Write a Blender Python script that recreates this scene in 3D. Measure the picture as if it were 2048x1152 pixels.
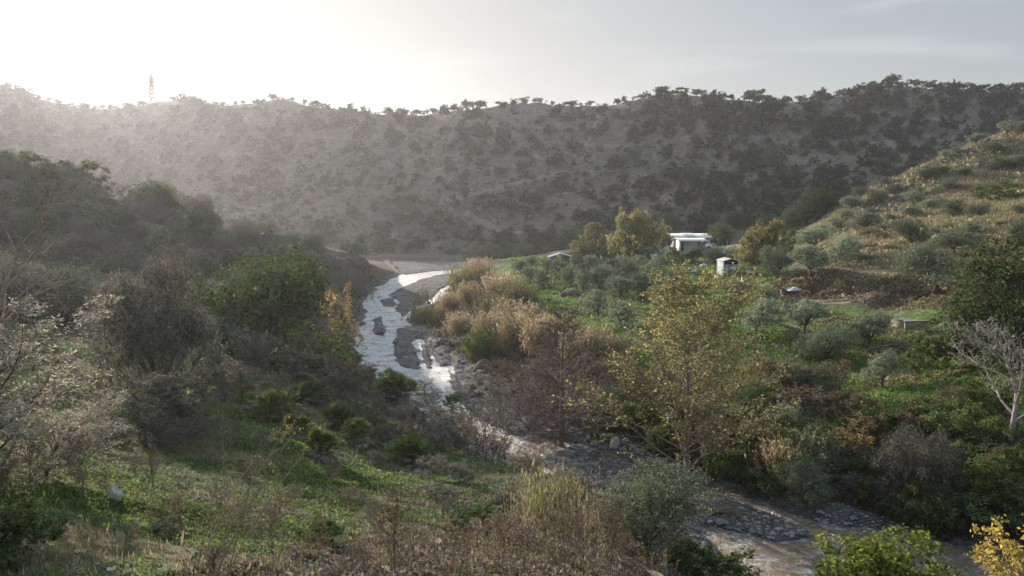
import bpy, math
import numpy as np
for o in list(bpy.data.objects): bpy.data.objects.remove(o)
S = bpy.context.scene
COL = S.collection
PI = math.pi
# ------------------------------------------------------------------ camera
F = 1500.0                      # focal length in pixels of the 2048 px wide photo
PITCH = math.atan((576 - 430) / F)
cam_d = bpy.data.cameras.new('camera')
cam_d.sensor_width = 36.0
cam_d.lens = F / 2048 * 36.0
cam_d.clip_start = 0.1
cam_d.clip_end = 20000
cam = bpy.data.objects.new('camera', cam_d)
COL.objects.link(cam)
cam.location = (0, 0, 0)
cam.rotation_euler = (PI / 2 - PITCH, 0, 0)
S.camera = cam
# ------------------------------------------------------------------ sky, sun, exposure
SUN_AZ = math.radians(-34.0)     # from +Y towards +X
SUN_EL = math.radians(12.8)
S.view_settings.view_transform = 'Standard'
S.view_settings.look = 'None'
S.view_settings.gamma = 1.0
S.view_settings.use_curve_mapping = False
S.view_settings.exposure = 1.08
world = bpy.data.worlds.new("World")
S.world = world
world.use_nodes = True
wn, wl = world.node_tree.nodes, world.node_tree.links
wn.clear()
sky = wn.new('ShaderNodeTexSky')
sky.sky_type = 'NISHITA'
sky.sun_disc = False
sky.sun_elevation = SUN_EL
sky.sun_rotation = SUN_AZ
sky.altitude = 200
sky.air_density = 1.0
sky.dust_density = 2.0
sky.ozone_density = 1.2
bg = wn.new('ShaderNodeBackground')
bg.inputs['Strength'].default_value = 0.075
wo = wn.new('ShaderNodeOutputWorld')
# thin cirrus, high on the right of the sky
tc = wn.new('ShaderNodeTexCoord')
mp = wn.new('ShaderNodeMapping')
mp.inputs['Rotation'].default_value = (0, math.radians(-14), 0)
mp.inputs['Scale'].default_value = (1.3, 1.3, 9.0)
nz = wn.new('ShaderNodeTexNoise')
nz.inputs['Scale'].default_value = 1.6
nz.inputs['Detail'].default_value = 7
nz.inputs['Roughness'].default_value = 0.55
nz.inputs['Distortion'].default_value = 0.4
rp = wn.new('ShaderNodeValToRGB')
rp.color_ramp.elements[0].position = 0.50
rp.color_ramp.elements[0].color = (0, 0, 0, 1)
rp.color_ramp.elements[1].position = 0.80
rp.color_ramp.elements[1].color = (0.5, 0.5, 0.5, 1)
wl.new(tc.outputs['Generated'], mp.inputs['Vector'])
wl.new(mp.outputs['Vector'], nz.inputs['Vector'])
wl.new(nz.outputs['Fac'], rp.inputs['Fac'])
# desaturate the clear sky a little: high thin overcast
hs = wn.new('ShaderNodeHueSaturation')
hs.inputs['Saturation'].default_value = 1.0
# thin high cloud evens the brightness out: bright near the sun, never as steep as clear air
v1 = wn.new('ShaderNodeVectorMath'); v1.operation = 'SCALE'; v1.inputs['Scale'].default_value = 2.15
v2 = wn.new('ShaderNodeVectorMath'); v2.operation = 'MULTIPLY_ADD'; v2.inputs[1].default_value = (0.42, 0.42, 0.42); v2.inputs[2].default_value = (1, 1, 1)
v3 = wn.new('ShaderNodeVectorMath'); v3.operation = 'DIVIDE'
wl.new(sky.outputs['Color'], v1.inputs[0]); wl.new(sky.outputs['Color'], v2.inputs[0])
wl.new(v1.outputs[0], v3.inputs[0]); wl.new(v2.outputs[0], v3.inputs[1])
wl.new(v3.outputs[0], hs.inputs['Color'])
mx = wn.new('ShaderNodeMix')
mx.data_type = 'RGBA'
mx.inputs[7].default_value = (5.6, 5.6, 5.6, 1)
wl.new(rp.outputs['Color'], mx.inputs[0])
wl.new(hs.outputs['Color'], mx.inputs[6])
# the unseen sky overhead is brightened, added to lift shadow fill
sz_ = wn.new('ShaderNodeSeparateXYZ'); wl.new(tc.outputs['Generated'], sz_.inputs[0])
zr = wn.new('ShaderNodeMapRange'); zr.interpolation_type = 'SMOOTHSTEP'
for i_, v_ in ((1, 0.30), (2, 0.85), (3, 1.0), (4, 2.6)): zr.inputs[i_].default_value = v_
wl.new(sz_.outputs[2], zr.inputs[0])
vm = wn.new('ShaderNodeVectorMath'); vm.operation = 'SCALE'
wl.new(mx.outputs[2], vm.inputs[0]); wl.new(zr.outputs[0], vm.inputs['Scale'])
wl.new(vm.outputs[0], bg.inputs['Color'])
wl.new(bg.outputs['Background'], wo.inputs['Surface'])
sd = bpy.data.lights.new('sun', 'SUN')
sd.energy = 5.0
sd.angle = math.radians(0.6)
sd.color = (1.0, 0.88, 0.74)
sun = bpy.data.objects.new('sun', sd)
COL.objects.link(sun)
# lamp points along its -Z: direction of light = -(sun direction)
sx, sy, sz = math.sin(SUN_AZ) * math.cos(SUN_EL), math.cos(SUN_AZ) * math.cos(SUN_EL), math.sin(SUN_EL)
from mathutils import Vector, Matrix
sun.rotation_euler = Vector((sx, sy, sz)).to_track_quat('Z', 'Y').to_euler()
sun.location = (-200, 300, 200)
S.cycles.use_denoising = True
S.cycles.max_bounces = 6
S.cycles.diffuse_bounces = 3
S.cycles.glossy_bounces = 2
S.cycles.transmission_bounces = 4
S.cycles.volume_bounces = 0
S.cycles.caustics_reflective = False
S.cycles.caustics_refractive = False
S.cycles.sample_clamp_indirect = 6.0

# ------------------------------------------------------------------ helpers: numbers
def hashf(ix, iy, seed):
    h = (ix.astype(np.int64) * 374761393 + iy.astype(np.int64) * 668265263 + seed * 974634777) & 0xFFFFFFFF
    h = ((h ^ (h >> 13)) * 1274126177) & 0xFFFFFFFF
    h = (h ^ (h >> 16)) & 0xFFFFFFFF
    return h.astype(np.float64) / 4294967295.0

def vnoise(x, y, seed=0):
    x0, y0 = np.floor(x), np.floor(y)
    fx, fy = x - x0, y - y0
    u, v = fx * fx * fx * (fx * (fx * 6 - 15) + 10), fy * fy * fy * (fy * (fy * 6 - 15) + 10)
    a, b = hashf(x0, y0, seed), hashf(x0 + 1, y0, seed)
    c, d = hashf(x0, y0 + 1, seed), hashf(x0 + 1, y0 + 1, seed)
    return (a * (1 - u) + b * u) * (1 - v) + (c * (1 - u) + d * u) * v

def fbm(x, y, scale, octaves=4, seed=0, gain=0.5):
    x, y = np.asarray(x, float) / scale, np.asarray(y, float) / scale
    s, a, t = 0.0, 1.0, 0.0
    for k in range(octaves):
        s = s + a * (vnoise(x, y, seed + k) * 2 - 1)
        t += a
        a *= gain
        x, y = x * 2.03 + 17.1, y * 2.03 - 9.7
    return s / t

def smooth(a, b, x):
    t = np.clip((x - a) / (b - a), 0, 1)
    return t * t * (3 - 2 * t)

CP, SP = math.cos(PITCH), math.sin(PITCH)
def ray(px, py):
    """direction through a photo pixel, scaled to y = 1"""
    v = -(py - 576) / F
    dy = CP + v * SP
    return ((px - 1024) / F / dy, 1.0, (-SP + v * CP) / dy)
def A(px, py, d):
    r = ray(px, py)
    return (r[0] * d, d, r[2] * d)
def B(px, d, z):
    """point at depth d, height z below/above the lens, in the direction of column px"""
    # solve py from z/d
    q = z / d
    v = (q * CP + SP) / (CP - q * SP)
    return ((px - 1024) / F / (CP + v * SP) * d, d, z)
def to_px(x, y, z):
    cy = y * CP - z * SP
    cz = y * SP + z * CP
    return 1024 + F * x / cy, 576 - F * cz / cy

# ------------------------------------------------------------------ terrain
def zw(y):
    return -18.05 + 2.1 * np.clip((np.asarray(y, float) - 45) / 235, -0.05, 1.0)
CT = []
def a(*t):
    for q in t: CT.append(A(*q))
def b(*t):
    for q in t: CT.append(B(*q))
# our slope
a((0,1152,7.5),(300,1152,7.6),(600,1152,9.0),(900,1152,11.5),(1100,1152,14),(1300,1152,19),
  (0,1050,9),(250,1050,10.5),(500,1050,13),(750,1050,17),(1000,1050,21),(1200,1070,23),(1290,1095,25),
  (0,930,12),(250,950,16),(500,950,21),(750,950,28),(1000,980,28),(1150,965,31),
  (250,860,32),(400,850,30),(500,800,40),(700,880,35),(830,935,34),(960,925,37),(620,750,60),(430,720,50),
  (220,567,92),(0,620,72),(100,700,45),(-200,800,25),(-300,1000,9))
b((1024,1.5,-1.75),(0,3,-2.3),(1024,3,-2.5),(2048,3,-2.7),(0,5,-3),(1024,6,-4.1),(2048,6,-4.6),(-300,3,-2.2),(2400,3,-3),
  (1500,12,-7.4),(1500,20,-11.8),(1500,28,-15),(1600,34,-17.6),(1420,33,-16.5),
  (1750,20,-11.6),(1750,28,-15.5),(2048,14,-8.8),(2048,22,-12.9),(2300,10,-6.5),(1900,28,-16),
  (1150,38,-14.5),(1000,44,-15.5),(880,50,-15.6),(780,58,-15.6),(1250,38,-16),
  (2048,40,-15.6),(2300,36,-12),(1900,42,-16.6))
# left bank and the wooded spur
b((500,80,-13),(640,85,-16),(650,110,-16.5),(600,120,-15.5),(690,150,-15.5),(560,65,-13),(640,70,-14.5),
  (0,120,7),(170,125,4),(340,135,1.0),(500,147,-4),(620,160,-7.2),(700,170,-8.6),(-200,115,10),(-400,110,14),
  (340,98,-8.5),(500,108,-10.5),(0,88,-7),(620,125,-13.5),
  (0,185,-5),(300,195,-12),(500,205,-14),(680,215,-15.5),(600,240,-13))
# far hills: ridge, face, foot
RIDGE = [(-500,150,600),(-200,140,620),(0,172,640),(60,195,640),(120,212,650),(180,222,690),(240,224,720),(300,217,750),(380,205,720),
         (480,205,640),(560,195,580),(620,212,560),(700,222,530),(800,231,490),(900,226,470),(1000,213,450),(1100,206,440),
         (1200,204,430),(1300,192,420),(1400,194,420),(1500,198,425),(1600,200,425),(1700,187,420),(1800,171,415),
         (1900,182,430),(2048,177,450),(2300,160,470),(2700,150,500)]
a(*RIDGE)
for px, py, d in RIDGE:
    r = ray(px, py)
    b((px, d * 1.12, r[2] * d * 0.93), (px, d * 1.6, r[2] * d * 0.6))
a((1300,300,352),(1300,400,292),(1000,300,362),(1000,400,310),(1000,475,284),(1150,478,265),(1300,455,255),(1500,435,262),
  (1500,350,315),(1500,265,375),(1700,300,345),(1700,240,385),(1900,240,400),(850,400,318),(850,300,385),(700,300,430),
  (700,400,350),(700,480,300),(560,300,480),(450,400,400),(560,440,340),(400,300,560),(200,300,590),(0,280,560),
  (300,400,430),(100,380,450),(450,470,330),(800,490,292),(1150,400,310),(1150,300,360),(1250,250,395))
b((770,288,-14.0),(930,288,-13.6),(1050,262,-13),(200,300,-8),(-200,300,0))
# side valley behind the right hill
b((1700,222,-5),(1850,238,4),(2048,258,18),(2300,275,36),(1600,230,-6.5))
a((1800,350,292),(1900,290,325),(2000,250,372),(1680,405,256))
# right hill
a((1670,424,185),(1750,378,190),(1850,328,195),(1950,284,200),(2048,247,205),(2300,160,215),
  (1650,470,160),(1750,470,140),(1850,460,130),(1950,450,120),(2048,470,105),(1800,410,165),(1950,370,160),(2048,345,165),
  (1680,515,118),(1800,520,110),(1950,530,100),(2048,560,82),(1600,520,120),(2300,400,110),(2300,560,70),
  (1650,552,106),(1800,560,98),(1650,590,101),(1800,603,92),(1860,636,80),(2000,640,76),(1760,640,84),(1700,625,91),(1550,598,102),(1500,563,120))
# terraces
a((1600,668,83),(1700,700,76),(1650,745,70),(1790,765,63),(1800,815,56),(1560,745,69),(1950,800,54),(2048,700,60),
  (1400,700,76),(1300,660,83),(1240,665,84),(1060,577,135),(1100,556,150),(1200,600,115),(1000,542,182),(1300,560,140),
  (1300,522,166),(1180,512,190),(1400,502,178),(1450,493,200),(1350,497,198),(1450,549,128),(1100,517,215),(950,522,232),(1370,545,140),(1550,500,170),(1520,482,205))
b((1450,57,-15.3),(1560,55,-15.2),(1240,75,-14.2),(1150,95,-13.9),(2048,48,-14.6))
CT = np.array(CT)

def zbase(y):
    return -17.5 * (1 - np.exp(-(y + 3) / 32.0))
def wc(x, y):
    yc = np.maximum(y, 1.5)
    return np.clip(x / yc, -1.25, 1.25), np.log(yc)
_c, _l = wc(CT[:, 0], CT[:, 1])
_v = (CT[:, 2] - zbase(CT[:, 1])) / CT[:, 1]
def tps(r2): return 0.5 * r2 * np.log(r2 + 1e-12)
n = len(CT)
K = tps((_c[:, None] - _c) ** 2 + (_l[:, None] - _l) ** 2) + np.eye(n) * 2e-4
Pm = np.stack([np.ones(n), _c, _l], 1)
M = np.block([[K, Pm], [Pm.T, np.zeros((3, 3))]])
W_ = np.linalg.lstsq(M, np.concatenate([_v, np.zeros(3)]), rcond=None)[0]
# coarse table over (c, l), then bilinear
GC, GL = np.linspace(-1.25, 1.25, 300), np.linspace(math.log(1.5), math.log(1500), 420)
gc, gl = np.meshgrid(GC, GL)
TB = np.zeros(gc.shape)
for i in range(n):
    TB += W_[i] * tps((gc - _c[i]) ** 2 + (gl - _l[i]) ** 2)
TB += W_[n] + W_[n + 1] * gc + W_[n + 2] * gl
def bil(T, fx, fy):
    fx, fy = np.clip(fx, 0, T.shape[1] - 1.001), np.clip(fy, 0, T.shape[0] - 1.001)
    i, j = fx.astype(int), fy.astype(int)
    u, v = fx - i, fy - j
    return (T[j, i] * (1 - u) + T[j, i + 1] * u) * (1 - v) + (T[j + 1, i] * (1 - u) + T[j + 1, i + 1] * u) * v
def zsmooth(x, y):
    c, l = wc(x, y)
    return zbase(y) + np.maximum(y, 1.5) * bil(TB, (c + 1.25) / 2.5 * 299, (l - GL[0]) / (GL[-1] - GL[0]) * 419)

def px_poly(pts, dz=0.0):
    """photo pixels -> world outline on the river's level"""
    out = []
    for px, py in pts:
        r = ray(px, py)
        y = 100.0
        for _ in range(60): y = 0.5 * y + 0.5 * float(zw(y) + dz) / r[2]
        out.append((r[0] * y, y))
    return np.array(out)
def sdist(x, y, poly):
    """signed distance, positive inside"""
    x, y = np.asarray(x, float), np.asarray(y, float)
    d2 = np.full(x.shape, 1e18)
    ins = np.zeros(x.shape, bool)
    m = len(poly)
    for i in range(m):
        (x0, y0), (x1, y1) = poly[i], poly[(i + 1) % m]
        ex, ey = x1 - x0, y1 - y0
        t = np.clip(((x - x0) * ex + (y - y0) * ey) / (ex * ex + ey * ey + 1e-12), 0, 1)
        d2 = np.minimum(d2, (x - x0 - t * ex) ** 2 + (y - y0 - t * ey) ** 2)
        cr = ((y0 > y) != (y1 > y))
        with np.errstate(divide='ignore', invalid='ignore'):
            xi = (x1 - x0) * (y - y0) / (y1 - y0 + 1e-15) + x0
        ins ^= cr & (x < xi)
    d = np.sqrt(d2)
    return np.where(ins, d, -d)
BED = px_poly([(768,519),(785,535),(795,549),(752,572),(730,592),(722,620),(706,660),(696,700),(722,745),(780,790),(880,860),
               (960,925),(1060,965),(1180,1000),(1370,1040),(1400,1090),(1480,1180),(1800,1300),(2300,1250),(2150,1150),(1900,1075),(1740,1045),(1640,1028),
               (1500,985),(1350,950),(1240,885),(1150,858),(1070,845),(1005,790),(960,742),(905,706),(862,682),(822,640),
               (850,622),(890,600),(905,575),(900,558),(925,545),(1010,532),(1150,524),(1150,517),(950,517)])
BARS = [px_poly(p) for p in (
    [(778,592),(793,580),(832,563),(872,551),(906,546),(902,561),(878,582),(856,600),(818,622),(806,634),(792,618),(803,604),(790,596)],
    [(798,657),(825,655),(856,671),(822,682),(832,712),(835,737),(812,733),(796,715),(788,690)],
    [(850,671),(880,666),(893,698),(904,730),(882,733),(862,706)],
    [(766,600),(782,597),(790,606),(786,614),(770,613)],
    [(744,640),(760,634),(770,650),(766,672),(752,668)],
    [(846,690),(856,700),(862,722),(858,736),(848,716)],
    [(898,742),(914,752),(930,786),(938,812),(920,800),(904,770)],
    [(903,712),(960,742),(1000,790),(1070,848),(1150,865),(1180,875),(1150,885),(1100,878),(1030,868),(975,845),(940,815),(922,780)],
    [(766,519),(930,516),(968,519),(945,535),(900,540),(860,543),(812,550),(796,545),(782,533)],
    [(1150,890),(1240,918),(1330,955),(1380,985),(1330,1000),(1240,985),(1130,960),(1080,925)],
    [(1245,888),(1350,950),(1400,968),(1330,945),(1240,915),(1170,880)],
    [(1385,1000),(1440,1000),(1530,1026),(1600,1052),(1625,1072),(1550,1080),(1480,1062),(1400,1045)],
    [(1540,990),(1660,1020),(1760,1050),(1700,1050),(1640,1042),(1560,1012)],
)]
HOLES = []
bx0, bx1, by0, by1 = BED[:, 0].min() - 12, BED[:, 0].max() + 12, BED[:, 1].min() - 12, BED[:, 1].max() + 12

def height(x, y, want_bed=False):
    x, y = np.asarray(x, float), np.asarray(y, float)
    z = zsmooth(x, y)
    far = smooth(250, 340, y)
    # gullies and humps of the far hills; small relief near by
    g1 = fbm(x + 0.35 * y, y - 0.2 * x, 75, 5, 3, 0.55)
    g2 = 1 - np.abs(fbm(x * 1.0 + 20 * fbm(x, y, 90, 2, 61), y * 0.45, 34, 4, 11, 0.55)) * 2.2
    z = z + far * (g1 * 5.0 - np.maximum(g2, 0) ** 3 * 1.2 + fbm(x, y, 7, 3, 33) * 0.8)
    mid = smooth(60, 140, y) * (1 - far)
    z = z + mid * (fbm(x, y, 14, 4, 21) * 0.7 + fbm(x, y, 2.6, 3, 25) * 0.22)
    hill = mid * smooth(-6.5, -2.0, z)
    z = z + hill * fbm(x, y, 22, 3, 29) * 1.2
    near = 1 - smooth(60, 140, y)
    z = z + near * smooth(3, 25, y) * fbm(x, y, 5.5, 4, 41) * 0.36 + near * fbm(x, y, 0.9, 4, 45) * 0.10
    dk = zone([(1560,112),(1640,109),(1800,100),(1900,93),(1990,84),(1960,80),(1880,84),(1800,89),(1700,97),(1620,101),(1550,104)], x, y, 1.2, 0.6, 4) if want_bed else 0.0
    z = z + dk * (fbm(x, y, 3.0, 4, 63) * 0.9 + np.abs(fbm(x, y, 1.2, 3, 64)) * 0.5)
    bed = np.full(x.shape, -99.0)
    msk = (x > bx0) & (x < bx1) & (y > by0) & (y < by1)
    if msk.any():
        xm, ym, zm = x[msk], y[msk], z[msk]
        wob = fbm(xm, ym, 7, 3, 51) * 1.3 * smooth(40, 90, ym) + fbm(xm, ym, 2.0, 3, 54) * 0.45
        sd_ = sdist(xm, ym, BED) + wob
        w = zw(ym)
        bars = np.full(xm.shape, -99.0)
        for p in BARS:
            bars = np.maximum(bars, sdist(xm, ym, p))
        bars = bars + wob * 0.5
        bedz = w - 0.30 + 0.50 * smooth(-0.9, 0.35, bars) + fbm(xm, ym, 1.1, 3, 57) * 0.09
        bedz = bedz + smooth(1.6, 0.0, sd_) * 0.5
        bank = smooth(-4.5, 0.2, sd_)
        zm = np.where(zm < w + 0.6, w + 0.6 + 0.3 * (zm - w - 0.6), zm)
        z[msk] = zm * (1 - bank) + bedz * bank
        bed[msk] = sd_
    if want_bed: return z, bed
    return z

def hfast(x, y, key='Z'):
    x, y = np.asarray(x, float), np.asarray(y, float)
    R = np.maximum(y + 6, 1.21)
    j = np.log(R / GRID['R'][0]) / math.log(GRID['R'][-1] / GRID['R'][0]) * (len(GRID['R']) - 1)
    i = np.interp(x / R, GRID['c'], np.arange(len(GRID['c'])))
    return bil(GRID[key], i, j)
def ground(x, y):
    return float(hfast(np.array([x]), np.array([y]))[0])
DS = np.exp(np.linspace(math.log(4.0), math.log(1000.0), 1500))
def hits(px, py, dmin=4.0):
    """where the rays of photo pixels first meet the ground -> x, y, z, ok"""
    px, py = np.atleast_1d(np.asarray(px, float)), np.atleast_1d(np.asarray(py, float))
    v = -(py - 576) / F
    dy = CP + v * SP
    rx, rz = (px - 1024) / F / dy, (-SP + v * CP) / dy
    d = np.full(px.shape, -1.0)
    ds = DS[DS >= dmin]
    for s0 in range(0, len(px), 2000):
        sl = slice(s0, s0 + 2000)
        below = rz[sl, None] * ds[None] < hfast(rx[sl, None] * ds[None], np.repeat(ds[None], len(px[sl]), 0))
        k = below.argmax(1)
        d[sl] = np.where(below.any(1), ds[k], -1.0)
    return rx * d, d, hfast(rx * d, np.maximum(d, 1)), d > 0
def hit(px, py, dmin=4.0):
    x, y, z, ok = hits([px], [py], dmin)
    if not ok[0]: return hit(px, py + 4, dmin)
    return float(x[0]), float(y[0]), float(z[0])

# ------------------------------------------------------------------ helpers: materials
def node_mat(name, fn):
    m = bpy.data.materials.new(name)
    m.use_nodes = True
    nt = m.node_tree
    nt.nodes.clear()
    out = nt.nodes.new('ShaderNodeOutputMaterial')
    fn(nt, out)
    return m
def N(nt, kind, **kw):
    q = nt.nodes.new(kind)
    for k, v in kw.items():
        if k in q.inputs: q.inputs[k].default_value = v
        else: setattr(q, k, v)
    return q
def ramp(nt, stops):
    q = nt.nodes.new('ShaderNodeValToRGB')
    e = q.color_ramp.elements
    while len(e) < len(stops): e.new(0.5)
    for i, (p, c) in enumerate(stops):
        e[i].position = p
        e[i].color = (*c, 1) if len(c) == 3 else c
    return q

def f_ground(nt, out):
    L = nt.links.new
    at = N(nt, 'ShaderNodeAttribute', attribute_name='albedo')
    geo = N(nt, 'ShaderNodeNewGeometry')
    p = N(nt, 'ShaderNodeBsdfPrincipled', Roughness=0.95)
    p.inputs['Specular IOR Level'].default_value = 0.15
    n1 = N(nt, 'ShaderNodeTexNoise', Scale=3.0, Detail=8.0, Roughness=0.7)
    n2 = N(nt, 'ShaderNodeTexNoise', Scale=0.45, Detail=9.0, Roughness=0.72)
    L(geo.outputs['Position'], n1.inputs['Vector']); L(geo.outputs['Position'], n2.inputs['Vector'])
    r1 = ramp(nt, [(0.3, (0.5, 0.5, 0.5)), (0.72, (1.5, 1.5, 1.5))])
    r2 = ramp(nt, [(0.35, (0.62, 0.6, 0.62)), (0.5, (1.0, 1.0, 1.0)), (0.68, (1.42, 1.42, 1.36))])
    L(n1.outputs['Fac'], r1.inputs['Fac']); L(n2.outputs['Fac'], r2.inputs['Fac'])
    m1 = N(nt, 'ShaderNodeMix', data_type='RGBA', blend_type='MULTIPLY'); m1.inputs[0].default_value = 1
    m2 = N(nt, 'ShaderNodeMix', data_type='RGBA', blend_type='MULTIPLY'); m2.inputs[0].default_value = 1
    L(at.outputs['Color'], m1.inputs[6]); L(r1.outputs['Color'], m1.inputs[7])
    L(m1.outputs[2], m2.inputs[6]); L(r2.outputs['Color'], m2.inputs[7])
    L(m2.outputs[2], p.inputs['Base Color'])
    bp = N(nt, 'ShaderNodeBump', Strength=0.9, Distance=0.12)
    L(n1.outputs['Fac'], bp.inputs['Height'])
    bp2 = N(nt, 'ShaderNodeBump', Strength=0.8, Distance=0.9)
    L(n2.outputs['Fac'], bp2.inputs['Height']); L(bp.outputs['Normal'], bp2.inputs['Normal'])
    L(bp2.outputs['Normal'], p.inputs['Normal'])
    L(p.outputs['BSDF'], out.inputs['Surface'])
M_GROUND = node_mat('ground', f_ground)

def f_water(nt, out):
    L = nt.links.new
    geo = N(nt, 'ShaderNodeNewGeometry')
    p = N(nt, 'ShaderNodeBsdfPrincipled', Roughness=0.22, IOR=1.5)
    n1 = N(nt, 'ShaderNodeTexNoise', Scale=2.4, Detail=7.0, Roughness=0.68, Distortion=0.8)
    n3 = N(nt, 'ShaderNodeTexNoise', Scale=0.5, Detail=5.0, Roughness=0.6)
    L(geo.outputs['Position'], n1.inputs['Vector']); L(geo.outputs['Position'], n3.inputs['Vector'])
    r = ramp(nt, [(0.44, (0.25, 0.185, 0.12)), (0.52, (0.42, 0.40, 0.36)), (0.62, (0.80, 0.79, 0.76))])
    md = N(nt, 'ShaderNodeMath', operation='MULTIPLY_ADD'); md.inputs[1].default_value = 0.55
    mm = N(nt, 'ShaderNodeMath', operation='MULTIPLY'); mm.inputs[1].default_value = 0.5
    L(n3.outputs['Fac'], mm.inputs[0]); L(n1.outputs['Fac'], md.inputs[0]); L(mm.outputs[0], md.inputs[2])
    # upstream base colour is whiter: foam over stones, with sky glare painted in
    sep = N(nt, 'ShaderNodeSeparateXYZ'); L(geo.outputs['Position'], sep.inputs[0])
    mr = N(nt, 'ShaderNodeMapRange'); mr.inputs[1].default_value = 52; mr.inputs[2].default_value = 82; mr.inputs[3].default_value = -0.075; mr.inputs[4].default_value = 0.075
    L(sep.outputs[1], mr.inputs[0])
    ad = N(nt, 'ShaderNodeMath', operation='ADD'); L(md.outputs[0], ad.inputs[0]); L(mr.outputs[0], ad.inputs[1])
    L(ad.outputs[0], r.inputs['Fac']); L(r.outputs['Color'], p.inputs['Base Color'])
    bp = N(nt, 'ShaderNodeBump', Strength=1.0, Distance=0.5)
    L(n1.outputs['Fac'], bp.inputs['Height']); L(bp.outputs['Normal'], p.inputs['Normal'])
    L(p.outputs['BSDF'], out.inputs['Surface'])
M_WATER = node_mat('river_water', f_water)

# ------------------------------------------------------------------ helpers: meshes
def mesh_np(name, V, Fc, mats, smooth_=False, midx=None, counts=None):
    """V (n,3); Fc (m,k) index array, or a flat list with counts"""
    me = bpy.data.meshes.new(name)
    V = np.asarray(V, np.float32)
    me.vertices.add(len(V))
    me.vertices.foreach_set('co', V.ravel())
    if counts is None:
        Fc = np.asarray(Fc, np.int32)
        m, k = Fc.shape
        ls = np.arange(m, dtype=np.int32) * k
        lt = np.full(m, k, np.int32)
        flat = Fc.ravel()
    else:
        flat = np.asarray(Fc, np.int32)
        lt = np.asarray(counts, np.int32)
        ls = np.concatenate([[0], np.cumsum(lt)[:-1]]).astype(np.int32)
    me.loops.add(len(flat))
    me.loops.foreach_set('vertex_index', flat)
    me.polygons.add(len(lt))
    me.polygons.foreach_set('loop_start', ls)
    me.polygons.foreach_set('loop_total', lt)
    if smooth_: me.polygons.foreach_set('use_smooth', np.ones(len(lt), bool))
    for mt in (mats if isinstance(mats, (list, tuple)) else [mats]): me.materials.append(mt)
    if midx is not None: me.polygons.foreach_set('material_index', np.asarray(midx, np.int32))
    me.update(calc_edges=True)
    return me
def link(name, data, parent=None, **props):
    o = bpy.data.objects.new(name, data)
    COL.objects.link(o)
    if parent is not None: o.parent = parent
    for k, v in props.items():
        if v is not None: o[k] = v
    return o
def col_attr(me, name, C):
    at = me.color_attributes.new(name, 'FLOAT_COLOR', 'POINT')
    c4 = np.ones((len(C), 4), np.float32)
    c4[:, :3] = C
    at.data.foreach_set('color', c4.ravel())

# ------------------------------------------------------------------ ground sheet
def zone(pts, x, y, soft=3.0, wob=3.0, ws=12.0, seed=70):
    """outline given as (photo column, depth in m) -> soft 0..1 mask on the ground"""
    poly = np.array([((px - 1024) / F * d, d) for px, d in pts])
    q = sdist(x, y, poly) + fbm(x, y, ws, 4, seed) * wob
    return smooth(-soft, soft, q)
GRID = {}
def build_ground():
    NR, NC_ = 1150, 1150
    R = np.exp(np.linspace(math.log(1.2), math.log(1250), NR))
    cc = np.linspace(-1.0, 1.0, NC_)
    cc = cc * (0.82 + 0.18 * np.abs(cc) ** 2)
    X = (R[:, None] * cc[None, :] * 1.12)
    Y = np.repeat((R - 6)[:, None], NC_, 1)
    x, y = X.ravel(), Y.ravel()
    z, bed = height(x, y, True)
    GRID.update(R=R, c=cc * 1.12, Z=z.reshape(NR, NC_), bed=bed.reshape(NR, NC_))
    idx = np.arange(NR * NC_).reshape(NR, NC_)
    q = np.stack([idx[:-1, :-1], idx[:-1, 1:], idx[1:, 1:], idx[1:, :-1]], -1).reshape(-1, 4)
    me = mesh_np('ground', np.stack([x, y, z], 1), q, M_GROUND, True)
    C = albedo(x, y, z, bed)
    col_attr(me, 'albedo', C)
    link('ground', me, kind='structure')
    # river surface: the same grid, coarser, where the bed is
    ii, jj = np.nonzero((bed.reshape(NR, NC_) > -2.6)[:-3:2, :-3:2])
    ii, jj = ii * 2, jj * 2
    used = {}
    qs = np.stack([idx[ii, jj], idx[ii, jj + 2], idx[ii + 2, jj + 2], idx[ii + 2, jj]], -1)
    un, inv = np.unique(qs, return_inverse=True)
    xx, yy = x[un], y[un]
    zz = zw(yy) + fbm(xx, yy, 1.3, 3, 81) * 0.05
    wm = mesh_np('river', np.stack([xx, yy, zz], 1), inv.reshape(-1, 4), M_WATER, True)
    link('river', wm, kind='structure')

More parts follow.
